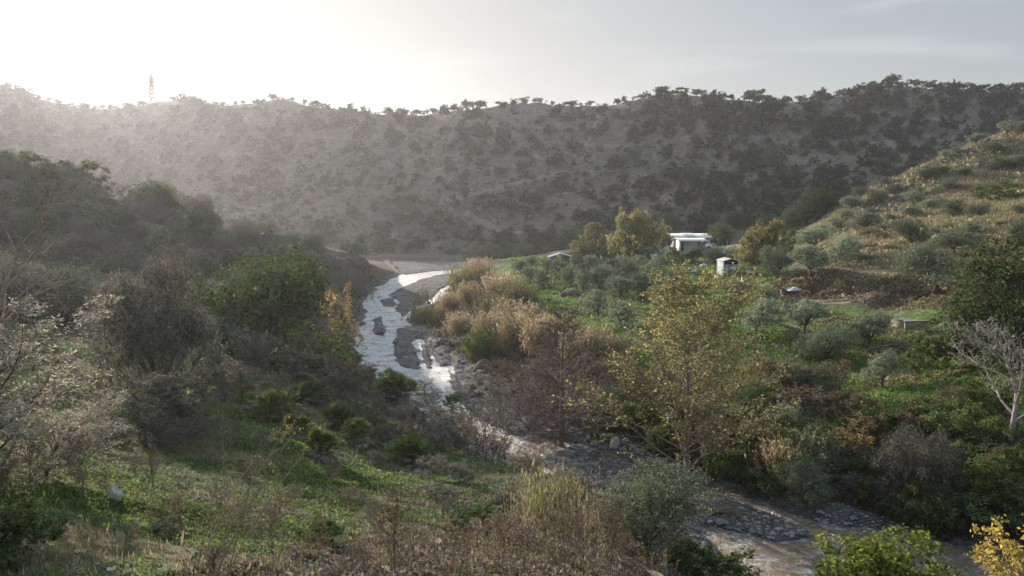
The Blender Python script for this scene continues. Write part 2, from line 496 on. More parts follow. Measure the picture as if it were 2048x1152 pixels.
def mixc(C, col, m):
    return C * (1 - m[:, None]) + np.array(col)[None] * m[:, None]
def albedo(x, y, z, bed):
    n1 = fbm(x, y, 30, 5, 101, 0.6)
    n2 = fbm(x, y, 6, 5, 103, 0.6)
    n3 = fbm(x, y, 1.6, 4, 105, 0.6)
    C = np.tile(np.array([0.142, 0.112, 0.088]), (len(x), 1))
    far = smooth(240, 300, y)
    C = mixc(C, (0.10, 0.10, 0.072), smooth(-0.05, 0.35, n1 + n2 * 0.5) * 0.7)
    C = mixc(C, (0.22, 0.178, 0.15), smooth(0.12, 0.42, n2 + 0.3 * n1) * far * 0.8)
    # wooded left spur: dark litter
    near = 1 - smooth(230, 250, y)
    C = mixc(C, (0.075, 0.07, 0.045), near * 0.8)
    # right hill, dry grass with green patches
    rh = zone([(1560,125),(1600,170),(1660,200),(1850,215),(2400,235),(2500,60),(2100,66),(1990,84),(1830,97),(1640,105)], x, y, 2.5, 2.0)
    C = mixc(C, (0.20, 0.165, 0.105), rh)
    C = mixc(C, (0.12, 0.15, 0.05), rh * smooth(0.0, 0.35, fbm(x, y, 16, 4, 111) + 0.3 * n2) * 0.8)
    C = mixc(C, (0.17, 0.115, 0.08), rh * smooth(0.1, 0.4, fbm(x, y, 9, 4, 113)) * 0.6)
    # valley floor: grass
    fl = zone([(1010,240),(1330,205),(1560,190),(1600,130),(1560,100),(1950,82),(2100,60),(2200,46),(1900,50),(1560,56),(1300,68),(1200,82),(1120,98),(1050,130),(980,185)], x, y, 2.0, 1.5)
    C = mixc(C, (0.10, 0.165, 0.04), fl)
    C = mixc(C, (0.13, 0.12, 0.06), fl * smooth(0.1, 0.5, n2 + n1 * 0.6) * 0.7)
    # ploughed bank and tracks by the sheds
    dk = zone([(1560,112),(1640,109),(1800,100),(1900,93),(1990,84),(1960,80),(1880,84),(1800,89),(1700,97),(1620,101),(1550,104)], x, y, 0.9, 1.2, 4)
    C = mixc(C, (0.14, 0.105, 0.08), dk)
    C = mixc(C, (0.13, 0.15, 0.05), zone([(1500,103),(1600,100),(1680,94),(1760,86),(1700,85),(1600,92),(1480,100)], x, y, 0.8, 1.2, 3) * 0.8)
    yd = zone([(1340,200),(1500,210),(1540,170),(1530,150),(1480,145),(1440,150),(1400,170)], x, y, 2, 1.5, 6)
    C = mixc(C, (0.26, 0.225, 0.185), yd)
    wd = zone([(1800,82),(1860,79),(1980,70),(1990,64),(1850,69),(1770,74)], x, y, 0.8, 1.0, 3)
    C = mixc(C, (0.17, 0.13, 0.085), wd * 0.8)
    # leafy bank above the river, right
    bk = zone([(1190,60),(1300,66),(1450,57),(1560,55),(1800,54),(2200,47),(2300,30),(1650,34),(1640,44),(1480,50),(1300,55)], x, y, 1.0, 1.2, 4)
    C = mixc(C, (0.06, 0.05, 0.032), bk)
    # our slope: grass, leaf litter
    ns = (1 - smooth(44, 56, y)) * smooth(0.9, 1.6, z - zw(y))
    own = ns * (x < 0.42 * y)
    C = mixc(C, (0.075, 0.115, 0.032), own)
    C = mixc(C, (0.13, 0.11, 0.065), own * smooth(0.12, 0.45, fbm(x, y, 2.2, 4, 121) + 0.25 * n3) * 0.7)
    lt = zone([(520,4),(600,9),(640,13),(760,15),(880,17),(1010,20),(1100,26),(1180,30),(1340,30),(1500,26),(2400,24),(2400,3)], x, y, 0.5, 0.7, 2)
    C = mixc(C, (0.15, 0.115, 0.088), lt * (0.75 + 0.25 * n3))
    gp = zone([(150,96),(260,94),(270,88),(140,89)], x, y, 0.8, 0.8, 3)
    C = mixc(C, (0.30, 0.29, 0.27), gp)
    # river bed: stones and mud
    bd = smooth(-1.2, 0.2, bed)
    st = fbm(x, y, 0.7, 3, 131)
    bc = np.array([0.115, 0.11, 0.106])[None] * (1 + 0.45 * st + 0.3 * n3)[:, None]
    C = C * (1 - bd[:, None]) + bc * bd[:, None]
    bs = smooth(-4.5, -1.5, bed) * (1 - bd)
    C = mixc(C, (0.105, 0.078, 0.056), bs)
    # soil-coloured gullies and grey rock ribs of the far hill
    gl_ = smooth(0.30, 0.02, np.abs(fbm(x + 18 * fbm(x, y, 60, 2, 61), y * 0.35, 30, 4, 12, 0.5))) * far
    C = C * (1 - 0.30 * gl_ * smooth(-0.1, 0.3, n1))[:, None]
    C = C * (1 + 0.18 * n3)[:, None]
    return np.clip(C, 0.01, 0.8)
build_ground()
# ------------------------------------------------------------------ plants: materials
def leaf_mat(name, c1, c2, trans=0.35, gloss=0.0, vary=0.35):
    k_ = 1.0 if 'far' in name else 1.3
    c1, c2 = tuple(q * k_ for q in c1), tuple(q * k_ for q in c2)
    def f(nt, out):
        L = nt.links.new
        geo = N(nt, 'ShaderNodeNewGeometry')
        oi = N(nt, 'ShaderNodeObjectInfo')
        r = ramp(nt, [(0.0, c1), (0.85, c2), (1.0, tuple(min(1, q * 1.35) for q in c2))])
        L(geo.outputs['Random Per Island'], r.inputs['Fac'])
        mr = N(nt, 'ShaderNodeMapRange'); mr.inputs[3].default_value = 1 - vary; mr.inputs[4].default_value = 1 + vary
        L(oi.outputs['Random'], mr.inputs[0])
        m = N(nt, 'ShaderNodeMix', data_type='RGBA', blend_type='MULTIPLY'); m.inputs[0].default_value = 1
        L(r.outputs['Color'], m.inputs[6]); L(mr.outputs[0], m.inputs[7])
        d = N(nt, 'ShaderNodeBsdfDiffuse')
        t = N(nt, 'ShaderNodeBsdfTranslucent')
        L(m.outputs[2], d.inputs['Color']); L(m.outputs[2], t.inputs['Color'])
        x = N(nt, 'ShaderNodeMixShader'); x.inputs[0].default_value = trans
        L(d.outputs[0], x.inputs[1]); L(t.outputs[0], x.inputs[2]); L(x.outputs[0], out.inputs['Surface'])
    return node_mat(name, f)
def bark_mat(name, c1, c2, scale=14):
    def f(nt, out):
        L = nt.links.new
        tcn = N(nt, 'ShaderNodeNewGeometry')
        n1 = N(nt, 'ShaderNodeTexNoise', Scale=scale, Detail=5.0)
        L(tcn.outputs['Position'], n1.inputs['Vector'])
        r = ramp(nt, [(0.35, c1), (0.65, c2)])
        L(n1.outputs['Fac'], r.inputs['Fac'])
        p = N(nt, 'ShaderNodeBsdfPrincipled', Roughness=0.9)
        p.inputs['Specular IOR Level'].default_value = 0.2
        L(r.outputs['Color'], p.inputs['Base Color'])
        L(p.outputs[0], out.inputs['Surface'])
    return node_mat(name, f)
MAT = dict(
    meadow=leaf_mat('meadow_blades', (0.055, 0.10, 0.02), (0.15, 0.235, 0.05), 0.4),
    darkg=leaf_mat('dull_green_weeds', (0.035, 0.05, 0.02), (0.10, 0.12, 0.05), 0.35),
    yg=leaf_mat('yellow_green_leaves', (0.035, 0.06, 0.016), (0.18, 0.20, 0.045), 0.35),
    twigm=bark_mat('brown_branch_bark', (0.12, 0.092, 0.08), (0.26, 0.205, 0.175)),
    far=leaf_mat('far_shrub_leaves', (0.028, 0.036, 0.026), (0.085, 0.098, 0.07), 0.12),
    fard=leaf_mat('far_dark_leaves', (0.02, 0.032, 0.018), (0.065, 0.085, 0.045), 0.12),
    hillg=leaf_mat('hill_grass_blades', (0.10, 0.095, 0.05), (0.31, 0.26, 0.155), 0.35),
    grove=leaf_mat('grove_olive_leaves', (0.06, 0.075, 0.05), (0.25, 0.28, 0.195), 0.2),
    olive=leaf_mat('olive_leaves', (0.10, 0.12, 0.078), (0.29, 0.32, 0.225), 0.25, 0.1),
    olive_deep=leaf_mat('grey_green_leaves', (0.055, 0.07, 0.042), (0.17, 0.19, 0.125), 0.25, 0.1),
    oak=leaf_mat('dark_evergreen_leaves', (0.03, 0.045, 0.018), (0.12, 0.15, 0.06), 0.3, 0.1),
    lime=leaf_mat('mid_green_leaves', (0.045, 0.068, 0.022), (0.12, 0.15, 0.05), 0.35, 0.1),
    grey=leaf_mat('grey_scrub_leaves', (0.08, 0.075, 0.06), (0.20, 0.188, 0.152), 0.3),
    brown=leaf_mat('brown_scrub_leaves', (0.10, 0.072, 0.045), (0.22, 0.165, 0.105), 0.3),
    gold=leaf_mat('golden_reed_leaves', (0.14, 0.112, 0.07), (0.45, 0.37, 0.24), 0.4, 0, 0.22),
    goldg=leaf_mat('olive_gold_leaves', (0.085, 0.088, 0.038), (0.27, 0.25, 0.11), 0.4, 0, 0.2),
    straw=leaf_mat('straw_stems', (0.14, 0.12, 0.08), (0.34, 0.29, 0.20), 0.3, 0, 0.2),
    yellow=leaf_mat('yellow_plane_leaves', (0.12, 0.112, 0.05), (0.34, 0.31, 0.125), 0.45, 0, 0.1),
    amber=leaf_mat('amber_leaves', (0.24, 0.18, 0.045), (0.47, 0.37, 0.10), 0.5, 0, 0.1),
    rust=leaf_mat('rusty_yellow_leaves', (0.13, 0.09, 0.045), (0.36, 0.27, 0.10), 0.45, 0, 0.1),
    pink=leaf_mat('pale_dry_leaves', (0.17, 0.152, 0.122), (0.46, 0.43, 0.36), 0.45, 0, 0.15),
    palm=leaf_mat('palm_fronds', (0.035, 0.05, 0.018), (0.12, 0.14, 0.045), 0.25, 0.1, 0.2),
    grass=leaf_mat('green_grass', (0.04, 0.065, 0.02), (0.135, 0.185, 0.05), 0.4),
    dry=leaf_mat('dry_grass', (0.16, 0.125, 0.075), (0.34, 0.275, 0.17), 0.35),
    litter=leaf_mat('dead_leaves', (0.09, 0.068, 0.055), (0.34, 0.275, 0.22), 0.2),
    twig=bark_mat('grey_brown_twigs', (0.085, 0.066, 0.055), (0.17, 0.14, 0.12)),
    twigr=bark_mat('reddish_twigs', (0.105, 0.068, 0.052), (0.20, 0.14, 0.108)),
    twigp=bark_mat('pale_twigs', (0.22, 0.18, 0.14), (0.38, 0.32, 0.26)),
    bark=bark_mat('dark_bark', (0.05, 0.04, 0.032), (0.12, 0.10, 0.085)),
    barkt=bark_mat('pale_brown_bark', (0.15, 0.125, 0.10), (0.32, 0.28, 0.22), 5),
    barkw=bark_mat('pale_bark', (0.19, 0.17, 0.145), (0.38, 0.35, 0.30), 5),
)
# ------------------------------------------------------------------ plants: geometry
class Geo:
    """collects faces with three or four corners as numpy blocks"""
    def __init__(s): s.V, s.Fq, s.Ft, s.n = [], [], [], 0
    def quads(s, P):                     # P (n,4,3)
        if len(P) == 0: return
        s.V.append(P.reshape(-1, 3)); s.Fq.append(np.arange(len(P) * 4).reshape(-1, 4) + s.n); s.n += len(P) * 4
    def add(s, V, Fc):
        V, Fc = np.asarray(V, float), np.asarray(Fc)
        s.V.append(V); (s.Fq if Fc.shape[1] == 4 else s.Ft).append(Fc + s.n); s.n += len(V)
    def verts(s): return np.concatenate(s.V)
    def mesh(s, name, mat, T=None, smooth_=False):
        V = s.verts()
        if T is not None: V = T(V)
        fl, ct = [], []
        if s.Fq: q = np.concatenate(s.Fq); fl.append(q.ravel()); ct.append(np.full(len(q), 4))
        if s.Ft: q = np.concatenate(s.Ft); fl.append(q.ravel()); ct.append(np.full(len(q), 3))
        return mesh_np(name, V, np.concatenate(fl), mat, smooth_, counts=np.concatenate(ct))
def unit(v): return v / (np.linalg.norm(v, axis=-1, keepdims=True) + 1e-12)
def leaves(g, rng, P, size, aspect=0.45, dirs=None, jit=0.35, flat=0.0, drop=0.0, out=0.0):
    """rhombic leaves at P"""
    n = len(P)
    if n == 0: return
    a_ = rng.normal(size=(n, 3))
    if out:                                  # the leaf faces outwards, roughly
        nn = unit(unit(dirs) + rng.normal(size=(n, 3)) * out)
        a_ = unit(np.cross(nn, a_)); b_ = np.cross(nn, a_)
    else:
        if dirs is not None: a_ = unit(a_) * 0.9 + dirs
        a_[:, 2] -= drop
        a_ = unit(a_)
        b_ = rng.normal(size=(n, 3)); b_[:, 2] *= (1 - flat)
        b_ = unit(np.cross(a_, b_))
    s = size * np.exp(rng.normal(size=(n, 1)) * jit)
    c_ = np.cross(a_, b_) * s * 0.12
    g.quads(np.stack([P, P + a_ * s * 0.5 + b_ * s * aspect * 0.5 + c_, P + a_ * s, P + a_ * s * 0.5 - b_ * s * aspect * 0.5 + c_], 1))
def sticks(g, P0, P1, r0, r1, k=3):
    P0, P1 = np.asarray(P0, float), np.asarray(P1, float)
    n = len(P0)
    if n == 0: return
    r0, r1 = np.broadcast_to(r0, (n,)), np.broadcast_to(r1, (n,))
    d = unit(P1 - P0)
    u = np.where(np.abs(d[:, 2:3]) < 0.9, np.array([[0, 0, 1.0]]), np.array([[1.0, 0, 0]]))
    u = unit(np.cross(d, u)); v = np.cross(d, u)
    an = np.arange(k) * 2 * PI / k
    ring = u[:, None] * np.cos(an)[None, :, None] + v[:, None] * np.sin(an)[None, :, None]
    A0 = P0[:, None] + ring * r0[:, None, None]
    A1 = P1[:, None] + ring * r1[:, None, None]
    V = np.concatenate([A0, A1], 1).reshape(-1, 3)
    i = np.arange(k); j = (i + 1) % k
    f = np.stack([i, j, j + k, i + k], 1)
    g.add(V, (f[None] + (np.arange(n) * 2 * k)[:, None, None]).reshape(-1, 4))
def tube(g, pts, rad, k=6):
    """one smooth bent tube with a closed tip"""
    pts = np.asarray(pts, float); m = len(pts)
    rad = np.broadcast_to(rad, (m,))
    t = unit(np.gradient(pts, axis=0))
    u = np.cross(t[0], [0.31, 0.9, 0.2]); u = u / np.linalg.norm(u)
    V = []
    an = np.arange(k) * 2 * PI / k
    for i in range(m):
        u = u - t[i] * (u @ t[i]); u = u / (np.linalg.norm(u) + 1e-12)
        w = np.cross(t[i], u)
        V.append(pts[i] + (np.cos(an)[:, None] * u + np.sin(an)[:, None] * w) * rad[i])
    V = np.concatenate(V)
    i = np.arange(k); j = (i + 1) % k
    f = np.concatenate([np.stack([i, j, j + k, i + k], 1) + q * k for q in range(m - 1)])
    g.add(V, f)
    for e, o in ((0, 1), (m - 1, -1)):
        c = len(V); ci = e * k
        g.add(np.concatenate([V[ci:ci + k], pts[e:e + 1]]), np.stack([np.full(k, k), j if o > 0 else i, i if o > 0 else j], 1))

def grow(rng, spec, p, d, length, r, lev, segs, tips):
    sp = spec[lev]
    ns = sp['n']; step = length / ns
    pts = [np.array(p, float)]; d = np.array(d, float)
    for i in range(ns):
        d = d + rng.normal(size=3) * sp.get('wob', 0.12) + np.array([0, 0, sp.get('up', 0.0)])
        d = d / np.linalg.norm(d)
        pts.append(pts[-1] + d * step)
    pts = np.array(pts)
    end = sp.get('end', 0.35)
    rad = r * (1 - (1 - end) * np.linspace(0, 1, ns + 1))
    for i in range(ns): segs.append((pts[i], pts[i + 1], rad[i], rad[i + 1], lev))
    if lev + 1 < len(spec):
        cn = spec[lev + 1]; k = cn['kids']
        ph = rng.uniform(0, 2 * PI)
        for q in range(k):
            f = cn.get('from', 0.25) + (1 - cn.get('from', 0.25)) * (q + rng.uniform(0, 1)) / k
            f = min(f, 0.999)
            i = int(f * ns); u = f * ns - i
            base = pts[i] * (1 - u) + pts[i + 1] * u
            dd = unit(pts[i + 1] - pts[i])
            ph += 2.4 + rng.normal() * 0.4
            e1 = np.cross(dd, [0.2, 0.3, 0.93] if abs(dd[2]) < 0.9 else [1, 0, 0]); e1 = e1 / np.linalg.norm(e1)
            e2 = np.cross(dd, e1)
            ang = math.radians(cn['ang'] + rng.normal() * cn.get('vang', 8))
            nd = dd * math.cos(ang) + (e1 * math.cos(ph) + e2 * math.sin(ph)) * math.sin(ang)
            tl = cn['len'] * length * rng.uniform(0.7, 1.15) * (1 - cn.get('taper', 0.5) * f)
            rr = (rad[i] * (1 - u) + rad[i + 1] * u) * cn.get('rr', 0.5)
            grow(rng, spec, base, nd, tl, max(rr, spec[0].get('rmin', 0.004)), lev + 1, segs, tips)
    if lev >= len(spec) - 1 - spec[0].get('tiplev', 0):
        for i in range(ns): tips.append((pts[i + 1], unit(pts[i + 1] - pts[i])))
def skeleton(seed, spec, height, r):
    rng = np.random.default_rng(seed)
    segs, tips = [], []
    grow(rng, spec, (0, 0, 0), (0, 0, 1), height, r, 0, segs, tips)
    g = Geo()
    for lev, k in enumerate((7, 5, 4, 3, 3)):
        q = [s for s in segs if s[4] == lev]
        if q: sticks(g, [s[0] for s in q], [s[1] for s in q], [s[2] for s in q], [s[3] for s in q], k)
    return g, np.array([t[0] for t in tips]), np.array([t[1] for t in tips])

def crown_pts(rng, lobes, n, shell=0.55):
    """leaf positions clustered in clumps spread over the shells of several lobes"""
    out, dr = [], []
    w = np.array([l[3] ** 2 for l in lobes]); w = w / w.sum()
    for (cx, cy, cz, rr, sq), wi in zip(lobes, w):
        k = max(4, int(n * wi / 48))
        u = unit(rng.normal(size=(k, 3)))
        rad = rr * (shell + (1 - shell) * rng.uniform(0, 1, (k, 1)) ** 0.5) * rng.uniform(0.85, 1.12, (k, 1))
        c = u * rad * np.array([1, 1, sq])
        m = max(3, int(n * wi / k))
        q = c[:, None] + rng.normal(size=(k, m, 3)) * rr * 0.13
        out.append(q.reshape(-1, 3) + np.array([cx, cy, cz]))
        dr.append(np.repeat(u[:, None], m, 1).reshape(-1, 3))
    return np.concatenate(out), np.concatenate(dr)
PROTO = {}
def proto_round(key, seed, n, size, leaf, bark=None, trunk=0.25, lobes=7, spread=0.30, rr=(0.22, 0.33), squash=0.8, aspect=0.45, trunk_r=0.035, up=0.35, low=0.0, k=3):
    """crown of several lobes over a forked trunk; unit width and height"""
    for v in range(k):
        rng = np.random.default_rng(seed + v * 17)
        lb = []
        for i in range(lobes):
            an = i * 2.4 + rng.uniform(-.5, .5); q = math.sqrt((i + 0.4) / lobes) * spread
            cz = trunk + low + (1 - trunk - low) * ((0.50 if trunk > 0.1 or trunk == 0 else 0.42) + 0.26 * rng.uniform(-1, 1) - 0.45 * (q / spread) ** 2 * 0.5)
            lb.append((math.cos(an) * q, math.sin(an) * q, cz, rng.uniform(*rr), squash))
        P, D = crown_pts(rng, lb, n)
        P = P[P[:, 2] > 0.03]
        D = D[:len(P)]
        g = Geo(); leaves(g, rng, P, size, aspect, D + np.array([0, 0, up]), out=0.55)
        lo, hi = np.percentile(P, 2.0, axis=0), np.percentile(P, 99.6, axis=0)
        t = None
        if bark:
            t = Geo()
            top = np.array([rng.uniform(-.04, .04), rng.uniform(-.04, .04), trunk])
            nst = 5
            tube(t, [top * f + np.array([0.02 * math.sin(f * 5 + v), 0.015 * math.cos(f * 4), -0.04 * (f == 0)]) for f in np.linspace(0, 1, nst)], np.linspace(trunk_r * 1.35, trunk_r * 0.85, nst), 7)
            for (cx, cy, cz, r_, _) in lb:
                e = np.array([cx, cy, cz]); md = (top + e) / 2 + np.array([0, 0, -0.03]) + rng.normal(size=3) * 0.02
                tube(t, [top * 0.98, md, e], [trunk_r * 0.6, trunk_r * 0.38, trunk_r * 0.16], 5)
                for _k in range(4):
                    e2 = e + unit(rng.normal(size=3)) * r_ * 0.75
                    sticks(t, [e * 0.6 + md * 0.4], [e2], [trunk_r * 0.2], [trunk_r * 0.05], 3)
        W = max(hi[0] - lo[0], hi[1] - lo[1]); H = hi[2]
        T = lambda V, W=W, H=H: V / np.array([W, W, H])
        PROTO.setdefault(key, []).append((g.mesh(key + '_crown', leaf, T), t.mesh(key + '_trunk', bark, T, True) if bark else None))
def proto_skel(key, seed, spec, leafn, leafsize, leaf, bark, r=0.02, spread=0.03, aspect=0.7, k=2, drop=0.0, hi_only=None, height=1.0):
    for v in range(k):
        rng = np.random.default_rng(seed + 31 * v)
        t, P, D = skeleton(seed + 31 * v, spec, height, r)
        g = None
        if leafn:
            i = rng.integers(0, len(P), leafn)
            Q = P[i] + rng.normal(size=(leafn, 3)) * spread
            if hi_only: Q = Q[hi_only(Q, rng)]
            g = Geo(); leaves(g, rng, Q, leafsize, aspect, None, 0.3, 0, drop)
        V = t.verts(); W = np.percentile(np.hypot(V[:, 0], V[:, 1]), 97) * 2; H = V[:, 2].max()
        T = lambda V, W=W, H=H: V / np.array([W, W, H])
        PROTO.setdefault(key, []).append((g.mesh(key + '_crown', leaf, T) if g else None, t.mesh(key + '_trunk', bark, T)))
def lathe_base(g, r_):
    k = 12; an = np.arange(k) * 2 * PI / k
    V = np.concatenate([np.stack([np.cos(an) * r_, np.sin(an) * r_, np.full(k, -0.03)], 1), [[0, 0, 0.03]]])
    i = np.arange(k); g.add(V, np.stack([i, (i + 1) % k, np.full(k, k)], 1))
def proto_stems(key, seed, n, mat, blade=0.035, hgt=1.0, lean=0.5, k=3, plume=0.0, base=0.28, w=0.012, seg=4, leaf_n=0, leafs=0.06):
    """a clump of upward arching stems, with leaves or plumes along them"""
    for v in range(k):
        rng = np.random.default_rng(seed + 13 * v)
        g = Geo()
        b0 = np.zeros((n, 3)); b0[:, :2] = rng.normal(size=(n, 2)) * base * 0.5
        H = hgt * rng.uniform(0.45, 1.0, n)
        an = np.arctan2(b0[:, 1], b0[:, 0]) + rng.normal(size=n) * 0.9
        ln = lean * rng.uniform(0.1, 1.0, n) * 0.5
        pts = []
        for s in range(seg + 1):
            f = s / seg
            pts.append(np.stack([b0[:, 0] + np.cos(an) * ln * f ** 1.7, b0[:, 1] + np.sin(an) * ln * f ** 1.7, H * (f - 0.18 * ln * f * f)], 1))
        for s in range(seg):
            sticks(g, pts[s], pts[s + 1], w * (1 - 0.8 * s / seg), w * (1 - 0.8 * (s + 1) / seg), 3)
        if leaf_n:
            i = rng.integers(0, n, leaf_n); f = rng.uniform(0.25, 1, leaf_n)
            fs = f * seg; s0 = np.minimum(fs.astype(int), seg - 1); u = (fs - s0)[:, None]
            PP = np.stack(pts)
            q = PP[s0, i] * (1 - u) + PP[s0 + 1, i] * u
            dd = unit(PP[s0 + 1, i] - PP[s0, i])
            leaves(g, rng, q + rng.normal(size=q.shape) * 0.012, leafs, 0.22, dd * 1.3)
        lathe_base(g, base * 0.75)
        V = g.verts(); W = np.percentile(np.hypot(V[:, 0], V[:, 1]), 98) * 2; Hh = V[:, 2].max()
        T = lambda V, W=W, H=Hh: V / np.array([W, W, H])
        PROTO.setdefault(key, []).append((g.mesh(key + '_clump', mat, T), None))
def sp(*l): return [dict(x) for x in l]
# round-crowned kinds
proto_round('grove', 100, 5600, 0.045, MAT['grove'], MAT['bark'], 0.12, 9, 0.27, (0.20, 0.30), 0.9, 0.3, 0.03, k=5)
proto_round('olive', 200, 9000, 0.034, MAT['olive'], MAT['bark'], 0.24, 10, 0.33, (0.15, 0.27), 0.8, 0.3, 0.03, k=4)
proto_round('oliveb', 260, 18000, 0.022, MAT['olive_deep'], MAT['bark'], 0.05, 14, 0.34, (0.15, 0.27), 0.85, 0.3, 0.03, k=3)
proto_round('oak', 300, 26000, 0.022, MAT['oak'], MAT['bark'], 0.03, 19, 0.40, (0.14, 0.26), 0.95, 0.5, 0.035, k=4)
proto_round('lime', 340, 14000, 0.028, MAT['lime'], MAT['bark'], 0.03, 15, 0.38, (0.13, 0.24), 0.85, 0.5, 0.03, k=3)
proto_round('goldtree', 380, 12000, 0.03, MAT['goldg'], MAT['bark'], 0.08, 14, 0.38, (0.12, 0.22), 0.8, 0.5, 0.03, k=3)
proto_round('greytree', 420, 30000, 0.019, MAT['grey'], MAT['twig'], 0.04, 19, 0.40, (0.13, 0.24), 0.85, 0.4, 0.025, k=3)
proto_round('ridge', 460, 900, 0.095, MAT['oak'], MAT['bark'], 0.22, 8, 0.33, (0.18, 0.28), 0.75, 0.5, 0.03, k=6)
proto_round('shrub', 500, 600, 0.13, MAT['far'], None, 0.0, 6, 0.30, (0.2, 0.3), 0.8, 0.5, k=6)
proto_round('shrubd', 540, 600, 0.13, MAT['fard'], None, 0.0, 6, 0.30, (0.2, 0.3), 0.85, 0.5, k=5)
proto_round('shrubm', 580, 3400, 0.042, MAT['olive_deep'], None, 0.0, 9, 0.34, (0.16, 0.27), 0.8, 0.45, k=4)
proto_round('bushd', 620, 4200, 0.042, MAT['oak'], None, 0.0, 9, 0.34, (0.16, 0.27), 0.85, 0.5, k=4)
proto_round('bushb', 660, 4200, 0.036, MAT['brown'], None, 0.0, 9, 0.34, (0.16, 0.27), 0.85, 0.4, k=3)
proto_round('bushg', 700, 4200, 0.036, MAT['grey'], None, 0.0, 9, 0.34, (0.16, 0.27), 0.85, 0.4, k=3)
proto_round('bushl', 740, 4200, 0.04, MAT['lime'], None, 0.0, 9, 0.34, (0.16, 0.27), 0.85, 0.5, k=3)
# branching kinds
BUSH = [dict(n=3, kids=0, wob=0.1, rmin=0.005, tiplev=1), dict(kids=12, ang=38, vang=18, len=0.95, n=4, wob=0.16, up=0.05, rr=0.7, taper=0.2, **{'from': 0.0}),
        dict(kids=6, ang=36, len=0.55, n=4, wob=0.2, rr=0.6), dict(kids=5, ang=38, len=0.5, n=3, wob=0.22, rr=0.6), dict(kids=3, ang=36, len=0.55, n=2, wob=0.2, rr=0.7)]
proto_skel('bare', 800, BUSH, 2600, 0.026, MAT['grey'], MAT['twig'], 0.018, 0.02, k=4)
proto_skel('barer', 840, BUSH, 1800, 0.026, MAT['brown'], MAT['twigr'], 0.018, 0.02, k=4)
CONE = [dict(n=14, wob=0.02, up=0.02, end=0.12, rmin=0.0022, tiplev=1), dict(kids=64, ang=62, vang=9, len=0.42, n=7, wob=0.09, up=0.035, rr=0.42, taper=0.80, **{'from': 0.08}),
        dict(kids=16, ang=42, len=0.42, n=4, wob=0.16, rr=0.55, taper=0.5), dict(kids=5, ang=38, len=0.5, n=3, wob=0.2, rr=0.6)]
proto_skel('conebare', 880, CONE, 0, 0.01, None, MAT['twigm'], 0.016, k=1)
PLANE = [dict(n=14, wob=0.035, up=0.02, end=0.10, rmin=0.0016, tiplev=1), dict(kids=52, ang=44, vang=9, len=0.50, n=8, wob=0.07, up=0.045, rr=0.45, taper=0.60, **{'from': 0.08}),
         dict(kids=12, ang=38, len=0.40, n=5, wob=0.12, up=0.03, rr=0.5, taper=0.4), dict(kids=4, ang=38, len=0.45, n=3, wob=0.16, rr=0.6)]
proto_skel('plane', 921, PLANE, 21000, 0.0070, MAT['yellow'], MAT['barkt'], 0.012, 0.007, aspect=0.9, k=1, drop=0.3)
SYC = [dict(n=9, wob=0.07, end=0.25, rmin=0.0016, tiplev=1), dict(kids=16, ang=40, vang=12, len=0.55, n=6, wob=0.12, up=0.03, rr=0.5, taper=0.45, **{'from': 0.15}),
       dict(kids=9, ang=42, len=0.45, n=4, wob=0.18, rr=0.5), dict(kids=5, ang=42, len=0.5, n=3, wob=0.2, rr=0.6)]
proto_skel('syc', 960, SYC, 2200, 0.018, MAT['rust'], MAT['twig'], 0.014, 0.012, aspect=0.9, k=2)
proto_skel('white', 1003, [dict(n=8, wob=0.10, end=0.35, rmin=0.0022, tiplev=1), dict(kids=11, ang=40, vang=12, len=0.62, n=6, wob=0.16, up=0.03, rr=0.62, taper=0.3, **{'from': 0.35}),
       dict(kids=11, ang=42, len=0.5, n=5, wob=0.2, rr=0.5), dict(kids=9, ang=42, len=0.5, n=4, wob=0.22, rr=0.6)], 220, 0.012, MAT['pink'], MAT['barkw'], 0.022, 0.012, k=2)
proto_skel('dead', 1021, [dict(n=8, wob=0.13, end=0.35, rmin=0.0018, tiplev=1), dict(kids=13, ang=42, vang=14, len=0.62, n=8, wob=0.20, up=0.03, rr=0.6, taper=0.3, **{'from': 0.15}),
       dict(kids=9, ang=45, len=0.5, n=6, wob=0.24, rr=0.5), dict(kids=7, ang=42, len=0.5, n=4, wob=0.24, rr=0.6)], 0, 0.02, None, MAT['twigp'], 0.016, 0.012, k=2)
AMB = [dict(n=5, wob=0.08, end=0.4, rmin=0.002, tiplev=1), dict(kids=16, ang=42, vang=14, len=0.8, n=6, wob=0.1, up=0.04, rr=0.6, taper=0.2, **{'from': 0.02}),
       dict(kids=9, ang=38, len=0.42, n=4, wob=0.15, rr=0.5), dict(kids=4, ang=40, len=0.5, n=3, wob=0.2, rr=0.6)]
proto_skel('amber', 1040, AMB, 4200, 0.036, MAT['amber'], MAT['twigr'], 0.016, 0.016, aspect=0.6, k=1)
proto_skel('palebush', 1080, AMB, 15000, 0.020, MAT['pink'], MAT['twig'], 0.016, 0.018, aspect=0.4, k=2)
proto_skel('litterbush', 1120, BUSH, 1600, 0.035, MAT['litter'], MAT['twigr'], 0.014, 0.03, k=4)
proto_round('yg', 1180, 15000, 0.030, MAT['yg'], MAT['bark'], 0.03, 15, 0.38, (0.13, 0.22), 1.0, 0.5, 0.02, k=1)
